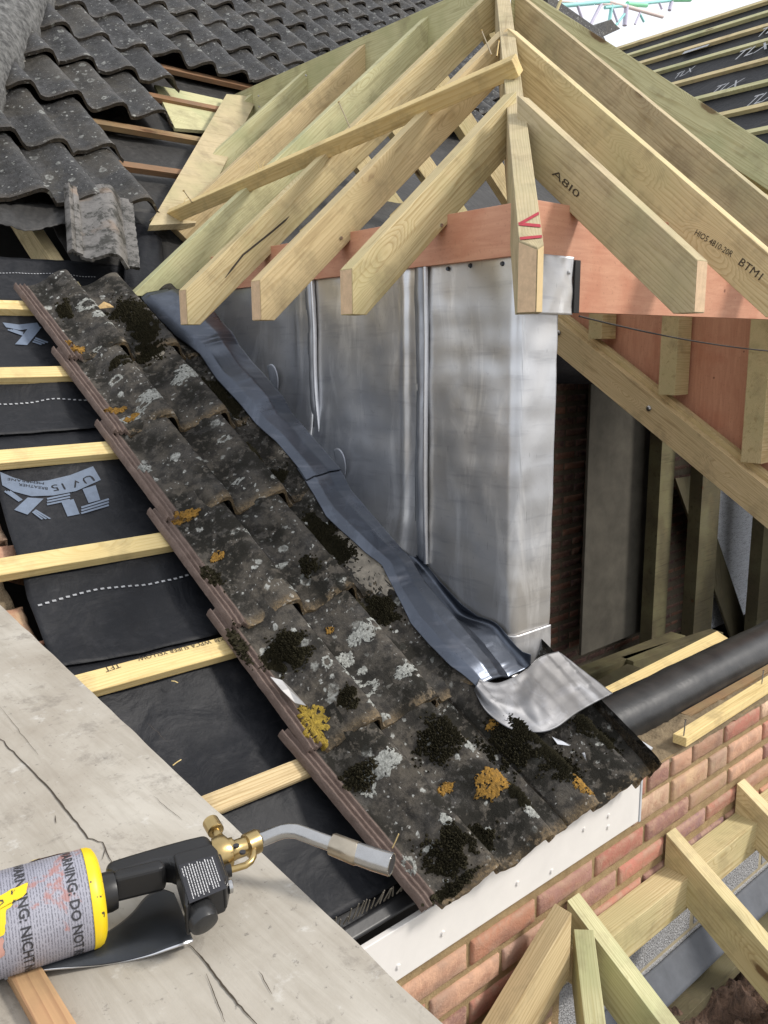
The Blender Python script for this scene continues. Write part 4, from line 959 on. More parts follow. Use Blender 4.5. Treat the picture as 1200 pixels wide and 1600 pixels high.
left_rafter(3.17, M['pine_warm'], 'tan left slope rafter rising behind the loose crossing batten', 1.62, None, False)
left_rafter(3.62, M['pine_green'], 'green stained left slope rafter landing on the valley board', 1.93, None, False)
left_rafter(4.12, M['pine_green'], 'shortest left slope rafter, last before the old tiles', 2.33, None, False)
# long split and knots on the third rafter, pencil marks
def on_raft(px, py, yy): return onY(px, py, yy)
def mark(name, pix, yy, wd, mat, par):
    P = [onY(*c, yy) for c in pix]; vs = []; fs = []
    for i, p in enumerate(P):
        d = (P[min(i + 1, len(P) - 1)] - P[max(i - 1, 0)]).normalized(); s_ = Vector((0, 1, 0)).cross(d); ww = wd * (.25 if i in (0, len(P) - 1) else 1); vs += [p + s_ * ww, p - s_ * ww]
    for i in range(len(P) - 1): fs.append([2 * i, 2 * i + 1, 2 * i + 3, 2 * i + 2])
    o0 = P[0].copy(); return mk(name, [v - o0 for v in vs], fs, mat, par, False, Matrix.Translation(o0))
R3o = [o for o in bpy.data.objects if o.name.startswith('jack_rafter')]
r3 = R3o[2] if len(R3o) > 2 else None
for o in R3o:
    if 'drying split' in o['label']: r3 = o
mark('drying_split', [(352, 434), (362, 421), (380, 398), (400, 382), (425, 362), (445, 345), (452, 338)], 2.3485, .003, M['ink'], r3)

def front_rafter(x, mat, label, yu=None, vd=.155):
    yu = yu if yu is not None else HF.y + (x - HF.x) / HK - .02
    z0 = zf(FY); pts = [(x, FY, z0), (x, FY, z0 - .112), (x, FY + (vd - .112) / .862, z0 - .112), (x, yu, zf(yu) - vd), (x, yu, zf(yu))]
    o = prism('jack_rafter', pts, (1, 0, 0), .046, DF, mat, None, .002)
    quad('sawn_end', [Vector((x - .0215, FY - .0006, z0 - .110)), Vector((x + .0215, FY - .0006, z0 - .110)), Vector((x + .0215, FY - .0006, z0 - .002)), Vector((x - .0215, FY - .0006, z0 - .002))], M['endgrain'], o)
    return tag(o, label, 'rafter', 'front slope rafters of the new hipped roof')
front_rafter(1.765, M['pine_grey'], 'shortest front slope rafter with pencil scrawl and a pale sawn foot right of the hip')
front_rafter(2.215, M['pine'], 'second front slope rafter from the hip, knotty, with stamped numbers near its foot')
front_rafter(2.72, M['pine_grey'], 'greyish front slope rafter with two dark oval knots', APY - .03)
for o in bpy.data.objects:
    if o.name.startswith('jack_rafter') and 'pencil scrawl' in o.get('label', ''): fr1 = o
    if o.name.startswith('jack_rafter') and 'stamped numbers' in o.get('label', ''): fr2 = o
def rafttext(body, px, py, px2, py2, size, x, par):
    a = onX(px, py, x); b = onX(px2, py2, x); X = b - a; vs, fs = text_tris(body, 1.0); wd = max(v.x for v in vs); Xn = X.normalized(); Yn = Vector((-1, 0, 0)).cross(Xn)
    if Yn.z < 0: Yn = -Yn
    ps = [a + X * (v.x / wd) + Yn * (v.y * size) + Vector((-.0008, 0, 0)) for v in vs]; o0 = ps[0].copy()
    mk('stamp', [p - o0 for p in ps], fs, M['ink'], par, False, Matrix.Translation(o0))
rafttext('HIO5 4810-20R', 1084, 366, 1142, 402, .022, 2.215 - .0235, fr2); rafttext('BTM1', 1152, 412, 1186, 438, .028, 2.215 - .0235, fr2)
rafttext('A8I0', 862, 272, 902, 310, .022, 1.765 - .0235, fr1)
# hip rafters
def hip_rafter(a, b, th, vd, mat, label, point=True):
    a = Vector(a); b = Vector(b); h = Vector((b.x - a.x, b.y - a.y, 0)).normalized(); sl = (b.z - a.z) / math.hypot(b.x - a.x, b.y - a.y); side = Vector((-h.y, h.x, 0))
    D = (b - a).normalized(); U = D.cross(side).normalized(); U = U if U.z > 0 else -U
    Y = U.cross(D); Mx = frame(a, D, Y); I = Mx.inverted(); vs = []
    prof_ = [(-.5, .028), (.22, 0), (.5, .014)] if point else [(-.5, 0), (.5, 0)]
    L = math.hypot(b.x - a.x, b.y - a.y); n_ = len(prof_)
    rows_ = []
    for w_, back in prof_:
        for dz, cut in ((0, 0), (-.118, 0), (-.118, .035), (None, None)): pass
    for w_, back in prof_:
        o_ = side * (-w_ * th); z_at = lambda t: a.z + sl * t
        col_ = []
        for t, z in ((back, z_at(back)), (back, a.z - .122), (back + .03 + (vd - .122) / sl, a.z - .122), (L, z_at(L) - vd), (L, z_at(L))):
            p = a + h * t + o_; p.z = z; col_.append(len(vs)); vs.append(I @ p)
        rows_.append(col_)
    fs = []
    for k in range(n_ - 1):
        for i in range(5): fs.append([rows_[k][i], rows_[k][(i + 1) % 5], rows_[k + 1][(i + 1) % 5], rows_[k + 1][i]])
    fs.append(rows_[0][::-1]); fs.append(rows_[-1])
    return tag(mk('hip_rafter', vs, fs, mat, None, False, Mx, .0015), label, 'rafter')
hh = hip_rafter(HF + Vector((0, 0, .006)), AP + Vector((0, 0, .02)), .047, .155, M['pine_grey'], 'central hip rafter pointing at the viewer with red marker strokes above its pointed foot')
hip_rafter(Vector((4.06, .96, .187)), AP + Vector((.06, 0, .02)), .047, .15, M['pine_green'], 'right hand hip rafter descending from the peak, tan at the top and green lower down', False)
# pale sawn foot faces and red marks on the hip
hdir = Vector((AP.x - HF.x, AP.y - HF.y, 0)).normalized(); hsd = Vector((-hdir.y, hdir.x, 0)); hsl = (AP.z - HF.z) / math.hypot(AP.x - HF.x, AP.y - HF.y)
def hipq(t, w_, z): p = HF + hdir * t - hsd * (w_ * .047); return Vector((p.x, p.y, z))
z1, z0 = HF.z + .004, HF.z + .006 - .122
def footface(wa, ta, wb, tb, mat):
    n_ = (hipq(tb, wb, 0) - hipq(ta, wa, 0)).cross(Vector((0, 0, 1))).normalized()
    if n_.dot(hdir) > 0: n_ = -n_
    e = n_ * .0012
    quad('sawn_face', [hipq(ta, wa, z0 + .001) + e, hipq(tb, wb, z0 + .001) + e, hipq(tb, wb, z1 + tb * hsl - .002) + e, hipq(ta, wa, z1 + ta * hsl - .002) + e], mat, hh)
footface(-.49, .0275, .215, .0002, M['endgrain']); footface(.225, .0002, .49, .0135, plain('yellow_sawn_face', (.74, .56, .30), .8, 0, .15, 40, .2))
def hstroke(t0, w0, t1, w1, wd):
    up = Vector((0, 0, .0022)); P = []
    for t, w_ in ((t0, w0), (t1, w1)): P += [hipq(t - wd, w_, HF.z + .006 + (t - wd) * hsl) + up, hipq(t + wd, w_, HF.z + .006 + (t + wd) * hsl) + up]
    o0 = P[0].copy(); mk('marker_stroke', [P[0] - o0, P[1] - o0, P[3] - o0, P[2] - o0], [[0, 1, 2, 3]], M['red_ink'], hh, False, Matrix.Translation(o0))
hstroke(.030, -.46, .036, .47, .005); hstroke(.085, -.46, .075, .47, .006); hstroke(.085, -.40, .125, .47, .006)
# ridge board and valley board
rb = prism('ridge_board', [(RX, APY - .02, 1.40), (RX, 4.35, 1.40), (RX, 4.35, 1.22), (RX, APY - .02, 1.22)], (1, 0, 0), .03, (0, 1, 0), M['pine_green']); tag(rb, 'ridge board of the new roof running back towards the old tiles', 'ridge board')
va, vb_ = onP(240, 345, N2, N2.dot(K2) + .012), onP(352, 154, N2, N2.dot(K2) + .012)
def valley(u, v):
    a = va.lerp(vb_, u); return a + Vector((.18, 0, 0)) * v
vo = grid('valley_board', 1, 1, lambda u, v: (va - (vb_ - va) * .06).lerp(vb_, u) + (UP2 * .05 + Vector((.22, 0, 0))) * v, M['pine_grey'], None, .025, False)
tag(vo, 'pale valley board laid on the old slope under the rafter ends', 'board')
# loose batten lying across the rafters
nl = Vector((-T, 0, 1)).normalized(); kl = nl.dot(Vector((FX, 0, FZ)))
ca_, cb_ = onP(237, 341, nl, kl + .030), onP(803, 88, nl, kl + .034)
cbt = bar('loose_batten', ca_, cb_, .040, .050, M['batten'], nl, None, .002); tag(cbt, 'loose pale batten lying diagonally across the tops of the left rafters', 'batten')
sd1 = (cb_ - ca_).normalized()
for i, (px, py, qx, qy) in enumerate([(768, 82, 757, 58), (776, 84, 784, 74), (548, 198, 534, 168), (300, 312, 292, 305)]):
    a = onP(px, py + 4, nl, kl + .030); b = onP(qx, qy, nl, kl + .030) + nl * .02
    sweep('nail', [a, b, b + (b - a).normalized() * .0015], [.0022, .0018, .004], M['brass'], cbt, 8)
for i, (px, py) in enumerate([(405, 262), (400, 266), (410, 260), (287, 315)]):
    a = onP(px, py + 3, nl, kl + .032); sweep('splinter', [a, a + Vector((.004 * (i - 1), 0, .018)), a + Vector((.012 * (i - 1), 0, .025))], .0012, M['batten'], cbt, 5)
# right slope rafters, ties and struts seen through the gaps
for i, y in enumerate((1.66, 2.05, 2.45, 2.86, 3.26, 3.66)):
    xu = RX + .016 if y > APY else RX + .10 + (APY - y) * 1.0
    zr = lambda x: 1.377 - (x - RX) * T
    o = prism('far_rafter', [(xu, y, zr(xu)), (4.06, y, zr(4.06)), (4.06, y, zr(4.06) - VD), (xu, y, zr(xu) - VD)], (0, 1, 0), .046, (1, 0, -T), M['pine'], None)
    tag(o, ['first', 'second', 'third', 'fourth', 'fifth', 'rearmost'][i] + ' far slope rafter from the front, glimpsed through the gaps between the left rafters', 'rafter', 'far slope rafters seen through the gaps')
for i, y in enumerate((1.78, 2.18, 2.62)):
    o = bar('ceiling_tie', (1.62, y, .335), (3.98, y, .335), .045, .10, M['pine_warm']); tag(o, ['front', 'middle', 'rear'][i] + ' horizontal ceiling tie seen between the rafters above the plywood fascia', 'timber', 'ceiling ties behind the fascia')
for i, (a, b) in enumerate([((612, 338), (690, 262)), ((470, 362), (540, 300))]):
    A, B = onX(*a, 1.80), onX(*b, 1.95)
    o = bar('strut', A, B, .03, .05, M['batten'], (0, -.3, 1)); tag(o, ['pale offcut glimpsed under the nearest left rafter', 'pale offcut strip showing between the second and third left rafters'][i], 'timber')
# screws in rafter feet
for (px, py, yy, pr) in [(690, 352, 1.549, 0), (533, 372, 1.939, 1), (310, 425, 2.735, 3), (404, 150, 3.59, 5), (405, 167, 3.59, 5), (478, 118, 3.146, 4)]:
    a = onY(px, py, yy); tgt = [o for o in bpy.data.objects if o.name.startswith('jack_rafter') and abs(parent_world(o).translation.y - yy - .024) < .02]
    if tgt: sweep('screw', [a + Vector((0, -.003, 0)), a], [.004, .005], M['steel'], tgt[0], 8)

# =================================================================== PLYWOOD FASCIA, WALL PLATE, FAR CHEEK
DX, DY = 1.583, 1.33
f1 = boxw('plywood_fascia', (1.592, 1.312, .090), (3.95, 1.326, .343), M['ply'], None, .001); tag(f1, 'orange plywood fascia facing front, right of the hip rafter', 'fascia')
f2 = boxw('plywood_fascia', (1.560, 1.310, .215), (1.578, 3.05, .334), M['ply'], None, .001); tag(f2, 'orange plywood strip between the left rafter feet above the lead cheek', 'fascia')
bar_ = bar('wall_plate', (1.63, 1.36, .25), (3.9, 1.36, .25), .09, .05, M['pine']); tag(bar_, 'timber wall plate behind the front plywood fascia', 'timber')
tag(boxw('black_strip', (1.7635, 1.305, .088), (1.785, 1.311, .216), M['black_plastic'], None, .0005), 'narrow black damp proof strip beside the lead corner tab', 'strip')
# dormer cheek core (behind the lead) and corner post
tag(boxw('corner_post', (1.592, 1.338, -.84), (1.722, 1.43, .085), M['shaded_pine'], None), 'timber post hidden inside the lead wrapped corner', 'post')
CK = [(1.60, 1.44, -.78), (1.60, 3.2, .32), (1.60, 3.2, .21), (1.60, 1.44, .21)]
tag(prism('cheek_boarding', [(1.60, 1.43, -.90), (1.60, 3.1, .27), (1.60, 3.1, .212), (1.60, 1.43, .212)], (1, 0, 0), .018, (0, 1, 0), M['ply']), 'plywood boarding behind the lead cheek', 'boarding')
# far cheek seen from inside: trimmer beam, studs and orange plywood
BX = 3.6
def bX(px, py, x=BX): return onX(px, py, x)
dn = Vector((0, -math.cos(math.radians(33)), -math.sin(math.radians(33))))
b0_, b1_ = bX(874, 499), bX(874, 552)
top0 = b0_ - dn * .35; L_ = 2.6
tb = prism('trimmer_beam', [top0, top0 + dn * L_, top0 + dn * L_ + (b1_ - b0_), top0 + (b1_ - b0_)], (1, 0, 0), .047, dn, M['pine_warm']); tag(tb, 'long sloping trimmer beam crossing the dormer opening with a bolt through it', 'beam')
tb2 = prism('trimmer_beam', [top0 + Vector((.048, 0, .03)), top0 + dn * L_ + Vector((.048, 0, .03)), top0 + dn * L_ + Vector((.048, 0, -.15)), top0 + Vector((.048, 0, -.15))], (1, 0, 0), .046, dn, M['pine_warm']); tag(tb2, 'second trimmer ply just proud behind the bolted sloping beam', 'beam')
for px, py in ((1014, 638), (873, 520)):
    a = bX(px, py, BX - .025); sweep('bolt', [a, a - Vector((.006, 0, 0)), a - Vector((.012, 0, 0))], [.014, .014, .007], M['steel'], tb, 10)
fpw = prism('far_cheek_boarding', [(3.727, 1.30, top0.z + dn.z * ((top0.y - 1.30) / -dn.y) - .04), (3.727, 1.30, .30), (3.727, 3.3, .30), (3.727, 3.3, top0.z + dn.z * ((top0.y - 3.3) / -dn.y) - .04)], (1, 0, 0), .012, (0, 0, 1), M['ply'], None, 0); tag(fpw, 'red brown plywood behind the studs of the far cheek', 'boarding')
def beamtop(y): t = (top0.y - y) / -dn.y; return top0.z + dn.z * t
for i, (xa, xb, yb, lb) in enumerate([(919, 940, 530, 'shortest cheek stud, beside the lead corner, above the sloping beam'), (1028, 1054, 617, 'middle cheek stud above the sloping beam with two nail holes'), (1157, 1189, 722, 'longest cheek stud, at the right edge above the sloping beam')]):
    a = bX(xa, yb, BX - .02); b = bX(xb, yb, BX - .02); y0, y1 = min(a.y, b.y), max(a.y, b.y); zb = beamtop((y0 + y1) / 2) - .01
    so_ = boxw('cheek_stud', (BX - .02, y0, a.z), (BX + .10, y1, .25), M['pine'], None, .0015); so_.rotation_euler = (0, 0, 0); tag(so_, lb, 'stud', 'studs of the far dormer cheek')

# =================================================================== DARK ROOM BELOW
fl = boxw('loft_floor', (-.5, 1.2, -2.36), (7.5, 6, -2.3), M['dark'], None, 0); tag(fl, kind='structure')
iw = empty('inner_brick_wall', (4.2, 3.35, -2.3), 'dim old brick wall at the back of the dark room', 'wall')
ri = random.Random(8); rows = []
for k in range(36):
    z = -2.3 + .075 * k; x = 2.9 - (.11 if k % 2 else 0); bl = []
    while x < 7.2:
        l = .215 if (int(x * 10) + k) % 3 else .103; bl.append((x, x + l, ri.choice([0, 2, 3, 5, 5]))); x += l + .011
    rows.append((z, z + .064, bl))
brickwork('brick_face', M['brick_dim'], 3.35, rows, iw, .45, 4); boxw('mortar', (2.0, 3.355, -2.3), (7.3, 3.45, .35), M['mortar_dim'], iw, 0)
for nm, lo, hi, lb in (('side_wall', (7.2, 1.1, -2.3), (7.3, 3.5, .4), 'unlit block wall closing the far end of the room'),):
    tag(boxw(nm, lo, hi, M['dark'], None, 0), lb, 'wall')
tag(prism('far_roof_deck', [(3.95, 1.0, -1.06), (3.95, 3.0, .34), (3.95, 3.04, .30), (3.95, 1.04, -1.10)], (1, 0, 0), 7, (0, 1, .7), M['dark'], None, 0), 'covered slope of the main roof beyond the dormer', 'roof') if False else None
dkv = [RP(3.78, -.25, -.03), RP(4.85, -.25, -.03), RP(4.85, 2.15, -.03), RP(3.78, 2.15, -.03)]
tag(grid('far_roof_covering', 1, 1, lambda u, v: dkv[0].lerp(dkv[1], u).lerp(dkv[3].lerp(dkv[2], u), v), M['felt'], None, .02, False), 'unseen felt covered main roof slope beyond the far cheek, sized to shade the room', 'roof')  # out of view; casts shade, cut short so daylight reaches the foil
tag(boxw('partition', (1.62, 2.4, -2.3), (3.05, 2.45, .05), M['dark'], None, 0), 'added black partition keeping the room behind the lead cheek dark', 'wall')  # added enclosure that keeps the interior dark
BY = 3.20
ba = [onY(906, 1024, BY), onY(1015, 980, BY), onY(1035, 560, BY), onY(908, 560, BY)]
bo = prism('leaning_board', [Vector((p.x, BY, p.z)) for p in (ba[0], ba[1], Vector((ba[1].x, BY, .1)), Vector((ba[0].x, BY, .1)))], (0, 1, 0), .02, (0, 0, 1), M['dark_board'], None, .002); tag(bo, 'large stained grey board leaning upright in the dark room', 'board')
for i, (x0, x1, yt, yb, yy, lb) in enumerate([(1018, 1041, 560, 1000, 3.05, 'dim stud just right of the leaning grey board'), (1082, 1112, 640, 1003, 2.9, 'dim stud in the dark between the grey board and the silver foil'), (1182, 1206, 700, 975, 2.8, 'dim stud right of the silver foil at the picture edge')]):
    a, b = onY(x0, yb, yy), onY(x1, yb, yy); t_ = onY(x0, yt, yy)
    tag(boxw('inner_stud', (a.x, yy, -2.3), (b.x - .02, yy + .095, .0), M['shaded_pine'], None), lb, 'stud', 'studs inside the dark room')
P_ = [onY(1112, 740, 3.12), onY(1145, 990, 3.12), onY(1118, 1000, 3.12), onY(1080, 745, 3.12)]
tag(prism('slanted_board', P_, (0, 1, 0), .02, (0, .2, 1), M['shaded_pine'], None), 'dark narrow board slanting against the silver foil', 'board')
F_ = [onY(1095, 690, 3.16), onY(1260, 690, 3.16)]
tag(boxw('foil_insulation', (onY(1100, 900, 3.16).x, 3.15, -2.25), (onY(1260, 900, 3.16).x, 3.19, -.2), M['foil'], None, .002), 'wrinkled silver foil insulation sheet in the dark room', 'insulation')
for i, (a, b, w_, lb) in enumerate([((905, 1050), (1060, 990), .10, 'dim floor joist nearest the lead saddle'), ((980, 1030), (1120, 985), .09, 'dim floor timber in front of the inner studs'), ((900, 1090), (990, 1040), .08, 'dim timber offcut on the floor beside the lead saddle')]):
    A, B = onZ(*a, -1.75), onZ(*b, -1.75); tag(bar('floor_timber', A, B, w_, .08, M['shaded_pine']), lb, 'timber')

# pipe, loose timbers and nails behind the wall top
pp = []
for i in range(60):
    x = 1.80 + 2.2 * i / 59; pp.append((x, 1.262 + .004 * noise.noise(Vector((x * 3, 0, 0))), -1.062 + .005 * noise.noise(Vector((x * 4, 2, 0)))))
pi = sweep('black_pipe', pp, [.080 + .0025 * noise.noise(Vector((i * .4, 0, 3))) for i in range(60)], M['black_rubber'], None, 40); tag(pi, 'fat dusty black pipe lying in the gap behind the brick wall', 'pipe')
tm = bar('short_timber', onY(938, 1092, 1.40) + Vector((-.12, 0, 0)), onY(1130, 992, 1.40), .052, .07, M['batten'], (0, -.4, 1)); tag(tm, 'pale squared timber lying behind the black pipe, its sawn end facing right', 'timber')
oc_a, oc_b = onZ(1062, 1150, -1.036), onZ(1212, 1056, -1.036)
oc = bar('nailed_offcut', oc_a, oc_b + (oc_b - oc_a) * .3, .040, .026, M['batten'], (0, 0, 1), None, .002); tag(oc, 'pale batten offcut with upright nails on top of the brick wall', 'batten')
for px, py, h in ((1068, 1149, .042), (1190, 1068, .040)):
    a = onZ(px, py, -1.034); sweep('nail', [a - Vector((0, 0, .01)), a + Vector((.006, 0, h)), a + Vector((.006, 0, h + .0015))], [.0018, .0018, .0045], M['steel'], oc, 8)
tag(bar('old_strip', (2.18, 1.165, -1.068), (3.2, 1.165, -1.060), .03, .02, M['old_batten']), 'old brown strip tucked between the pipe and the nailed offcut', 'timber')
# cable hanging across the opening
c0, c1 = onY(905, 494, 1.25), onY(1260, 552, 1.25)
tag(sweep('cable', [c0.lerp(c1, t) - Vector((0, 0, .035 * 4 * t * (1 - t) * .5)) for t in np.linspace(0, 1, 24)], .0022, M['black_plastic'], None, 8), 'thin black cable strung below the orange fascia', 'cable')

# =================================================================== LEAD WORK
def und(y, z, amp=.004, sd=0.0):
    return amp * noise.noise(Vector((y * 5, z * 5, sd))) + amp * .45 * noise.noise(Vector((y * 14, z * 14, sd + 3))) + amp * .5 * noise.noise(Vector((y * 2, z * 17, sd + 7)))
ZB = [(1.33, -.765), (1.50, -.690), (1.653, -.608), (1.978, -.408), (2.168, -.290), (2.472, -.075), (2.72, .090), (3.02, .19)]
ZT = .226
def cheek_panel(name, ya, yb, off, label, sd):
    def f(u, v):
        y = ya + (yb - ya) * u; zb = lerp_list(ZB, y) + .006 * noise.noise(Vector((y * 20, 0, sd))); z = zb + (ZT - zb) * v
        e = und(y, z, .0035, sd) + .004 * math.exp(-((u - .04) / .05) ** 2) + .030 * math.exp(-(z - zb) / .075) * sstep(1.66, 1.76, y) + .006 * math.exp(-((y - ya - .075) / .012) ** 2)
        return (DX - off - e, y, z)
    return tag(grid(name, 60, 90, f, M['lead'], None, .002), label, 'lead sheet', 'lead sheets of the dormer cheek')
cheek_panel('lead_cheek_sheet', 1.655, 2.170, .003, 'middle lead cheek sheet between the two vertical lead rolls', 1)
cheek_panel('lead_cheek_sheet', 2.150, 3.04, .006, 'rear triangular lead cheek sheet behind the shorter lead roll', 2)
cs = empty('lead_corner_sheet', (DX, DY, -.8), 'tall lead sheet wrapped round the dormer corner, brightest on its front face', 'lead sheet', 'lead sheets of the dormer cheek')
CR = .022
def corner(s, z, off=0.0, sd=5):
    """s<0 along the cheek, s>0 along the front"""
    arc = CR * math.pi / 2; e = und(s + 3, z, .0035, sd) + off
    if s < -arc / 2: y = DY + CR - (s + arc / 2); return Vector((DX - e, y, z))
    if s > arc / 2: x = DX + CR + (s - arc / 2); return Vector((x, DY - e, z))
    a = (s + arc / 2) / CR; c = Vector((DX + CR, DY + CR)); return Vector((c.x - (CR + e) * math.cos(a), c.y - (CR + e) * math.sin(a), z))
def cf(u, v):
    s = -.327 + u * (.327 + .140); y = DY - s if s < 0 else DY
    zb = lerp_list([(-.327, -.610), (-.17, -.69), (-.02, -.775), (.02, -.782), (.07, -.765), (.16, -.735)], s) ; zt = ZT if s < .01 else .10
    if s >= .01: zt = .10
    return corner(s, zb + (zt - zb) * v, .004 + (.010 * math.exp(-(zt - zb) * v / .03) * min(1, (-.24 - s) / .1) if s < -.24 else 0))
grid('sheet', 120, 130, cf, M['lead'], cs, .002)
def cf2(u, v):
    x = 1.582 + .180 * u; z = .083 + .140 * v; return (x, 1.3095 - .003 * noise.noise(Vector((x * 22, z * 22, 3))) - .003 * math.exp(-((v - 1) / .15) ** 2) * math.sin(u * 20) * .4, z)
grid('top_tab', 40, 26, cf2, M['lead'], cs, .002)
for x, z in ((1.775, .185),): sweep('nail', [(x - .03, 1.308, z), (x - .03, 1.306, z)], [.005, .003], M['lead'], cs, 10)
def cf3(u, v):
    s = -.02 + u * .162; zb = -.845; z = zb + .12 * v; fl = (1 - sstep(0, .3, v)) * .018
    return corner(s, z, .0085 - .004 * v * 0 + fl * .5, 9)
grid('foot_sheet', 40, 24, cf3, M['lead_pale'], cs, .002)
for i, (py, px) in enumerate([(415, 735), (412, 785), (420, 700), (452, 385), (451, 380)]):
    a = onX(px, py, DX - .006); sweep('nail', [a, a - Vector((.004, 0, 0))], [.006, .0045], M['lead_dark'], cs, 10)
# vertical rolls
def roll(name, yc, zb, bow, label):
    t = empty(name, (DX, yc, zb), label, 'lead roll', 'vertical lead rolls of the dormer cheek')
    P = [(DX - .013, yc + bow(k / 30) - .004, zb + (ZT - zb) * k / 30) for k in range(31)]
    sweep('roll', P, [.0068 + .0006 * noise.noise(Vector((k * .5, yc, 0))) for k in range(31)], M['lead_bright'], t, 16)
    grid('welt', 8, 60, lambda u, v: (DX - .008 - .007 * math.sin(math.pi * min(1, u * 1.15)) - und(yc + u * .06, v, .002, 4), yc + bow(v) + .002 + (.036 + .003 * math.sin(9 * v)) * u, zb + .012 * u * 2 + (ZT - zb - .024 * u) * v), lead_mat('seam_lead', .2, (.36, .38, .42), .4, .8), t, .003)
    return t
roll('lead_roll', 1.645, -.588, lambda v: .003 * math.sin(v * 6) - .004 * (1 - v), 'longer vertical lead roll nearest the dormer corner')
roll('lead_roll', 2.145, -.275, lambda v: -.016 * (1 - sstep(0, .55, v)) ** 1 + .004 * math.sin(v * 7) - (-.016 if v < 0 else 0), 'shorter curved lead roll further back on the cheek')
# apron gutter
def drape(x, s, rad=.014):
    """height of the tiles under the lead, lightly smoothed"""
    a = []
    for dx, ds in ((0, 0), (rad, 0), (-rad, 0), (0, rad), (0, -rad)):
        h = hit(x + dx, s + ds)
        if h: a.append((h[1] - P0).dot(NRM))
    return (max(a) * .6 + sum(a) / len(a) * .4) if a else -.03
OE = [PR(*q, .048) for q in [(228, 462), (275, 515), (312, 550), (340, 590), (370, 625), (400, 663), (428, 692), (462, 735), (490, 775), (508, 805), (535, 835), (566, 868), (592, 893), (612, 925), (640, 975), (668, 1010), (700, 1045), (738, 1080)]]
OEs = [(b, a) for a, b in OE]
def apron(name, sa, sb, mat, label, lift=0.0, lapwave=None):
    def f(u, v):
        s = sa + (sb - sa) * u
        if lapwave: s += lapwave(v) * sstep(.8, 1, u)
        y = P0.y - s * math.cos(PH); xo = lerp_list(OEs, s) + .0012 * noise.noise(Vector((s * 9, 1, 0)))
        low = sstep(1.15, 1.40, s)                      # 0 up the slope, 1 near the corner
        k = (s - .375) / GA; fr = k - math.floor(k)          # saw tooth over the tile tails
        cz = (-.045 * (1 - low) + .0 * low) - .006 + .066 * sstep(1.54, 1.68, s)     # offset of the gutter bottom
        xi = DX - .010; d0, d1, d2 = [sum(max(drape(xo + q, s + w_), .01) for w_ in (-.035, -.018, 0, .018, .035)) / 5 for q in (.006, .022, .045)]; zt = lerp_list(ZB, y) + .012 + .10 * 0
        ot = .030 + .006 * math.sin(s * 9)
        # section: outer edge, crest, trough, corner, up-stand
        dm = max(drape(1.425, s, .012), .012); dm = .5 * dm + .25 * max(drape(1.425, s - .03, .012), .012) + .25 * max(drape(1.425, s + .03, .012), .012)
        cz += .018 * (1 - low)
        dmid = sum(max(drape(xq, s + w_, .012) for xq in (xo + .03, xo + .045, xo + .06)) for w_ in (-.02, 0, .02)) / 3
        dk = max(dm, dmid) + .004
        kk = [(0, xo, max(d0, .012) + .004), (.12, xo + .02, max(d1, .012) * .5 + max(dk, .012) * .5 + .006), (.26, (xo + .02 + 1.454) / 2, dk + .008), (.38, 1.462, max(dm, dk * .9) + .008), (.58, 1.505, (dm + cz) * .45), (.70, 1.540, cz + .001), (.78, xi - .006, cz + .004), (.80, xi - .001, cz + .014)]
        if v <= .80:
            for (t0, x0, o0), (t1, x1, o1) in zip(kk, kk[1:]):
                if v <= t1 + 1e-9:
                    q = (v - t0) / (t1 - t0); q = q * q * (3 - 2 * q) * .6 + q * .4; x = x0 + (x1 - x0) * q; o = o0 + (o1 - o0) * q; break
            o += .0015 * noise.noise(Vector((s * 16, v * 5, 3))) + .004 * noise.noise(Vector((s * 6, v * 3, 8)))
            return RP(x, s, o + lift)
        base = RP(xi - .001, s, cz + .014 + lift); q = (v - .80) / .20; top = max(zt, base.z + .006); z = base.z + (top - base.z) * q
        return (xi - .002 - lift * .6 - .002 * noise.noise(Vector((s * 12, q, 1))), base.y, z)
    return tag(grid(name, 170, 56, f, mat, None, .0022), label, 'lead flashing', 'lead aprons along the foot of the cheek')
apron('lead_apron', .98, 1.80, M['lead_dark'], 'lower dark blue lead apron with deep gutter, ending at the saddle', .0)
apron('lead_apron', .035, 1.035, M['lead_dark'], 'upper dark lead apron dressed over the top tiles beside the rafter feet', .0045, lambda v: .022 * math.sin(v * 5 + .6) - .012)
def clip(px, py, r_, label):
    c = onX(px, py, DX - .034); vs = [(-.0, -.0, -.0)]; fs = []; n_ = 22
    def f(u, v):
        a = math.pi * (v * 1.0) - math.pi * .33; rr_ = r_ * u; return c + Vector((-.004 * (1 - u) - .001, -math.cos(a) * rr_ * .9, math.sin(a) * rr_ * 1.25))
    return tag(grid('lead_clip', 8, 24, f, lead_mat('clip_lead', .1, (.48, .51, .57), .45, .6), None, .002), label, 'lead clip', 'half round lead clips on the cheek')
clip(424, 596, .046, 'upper half round lead clip folded from the gutter edge'); clip(528, 728, .044, 'lower half round lead clip just above the apron lap joint')
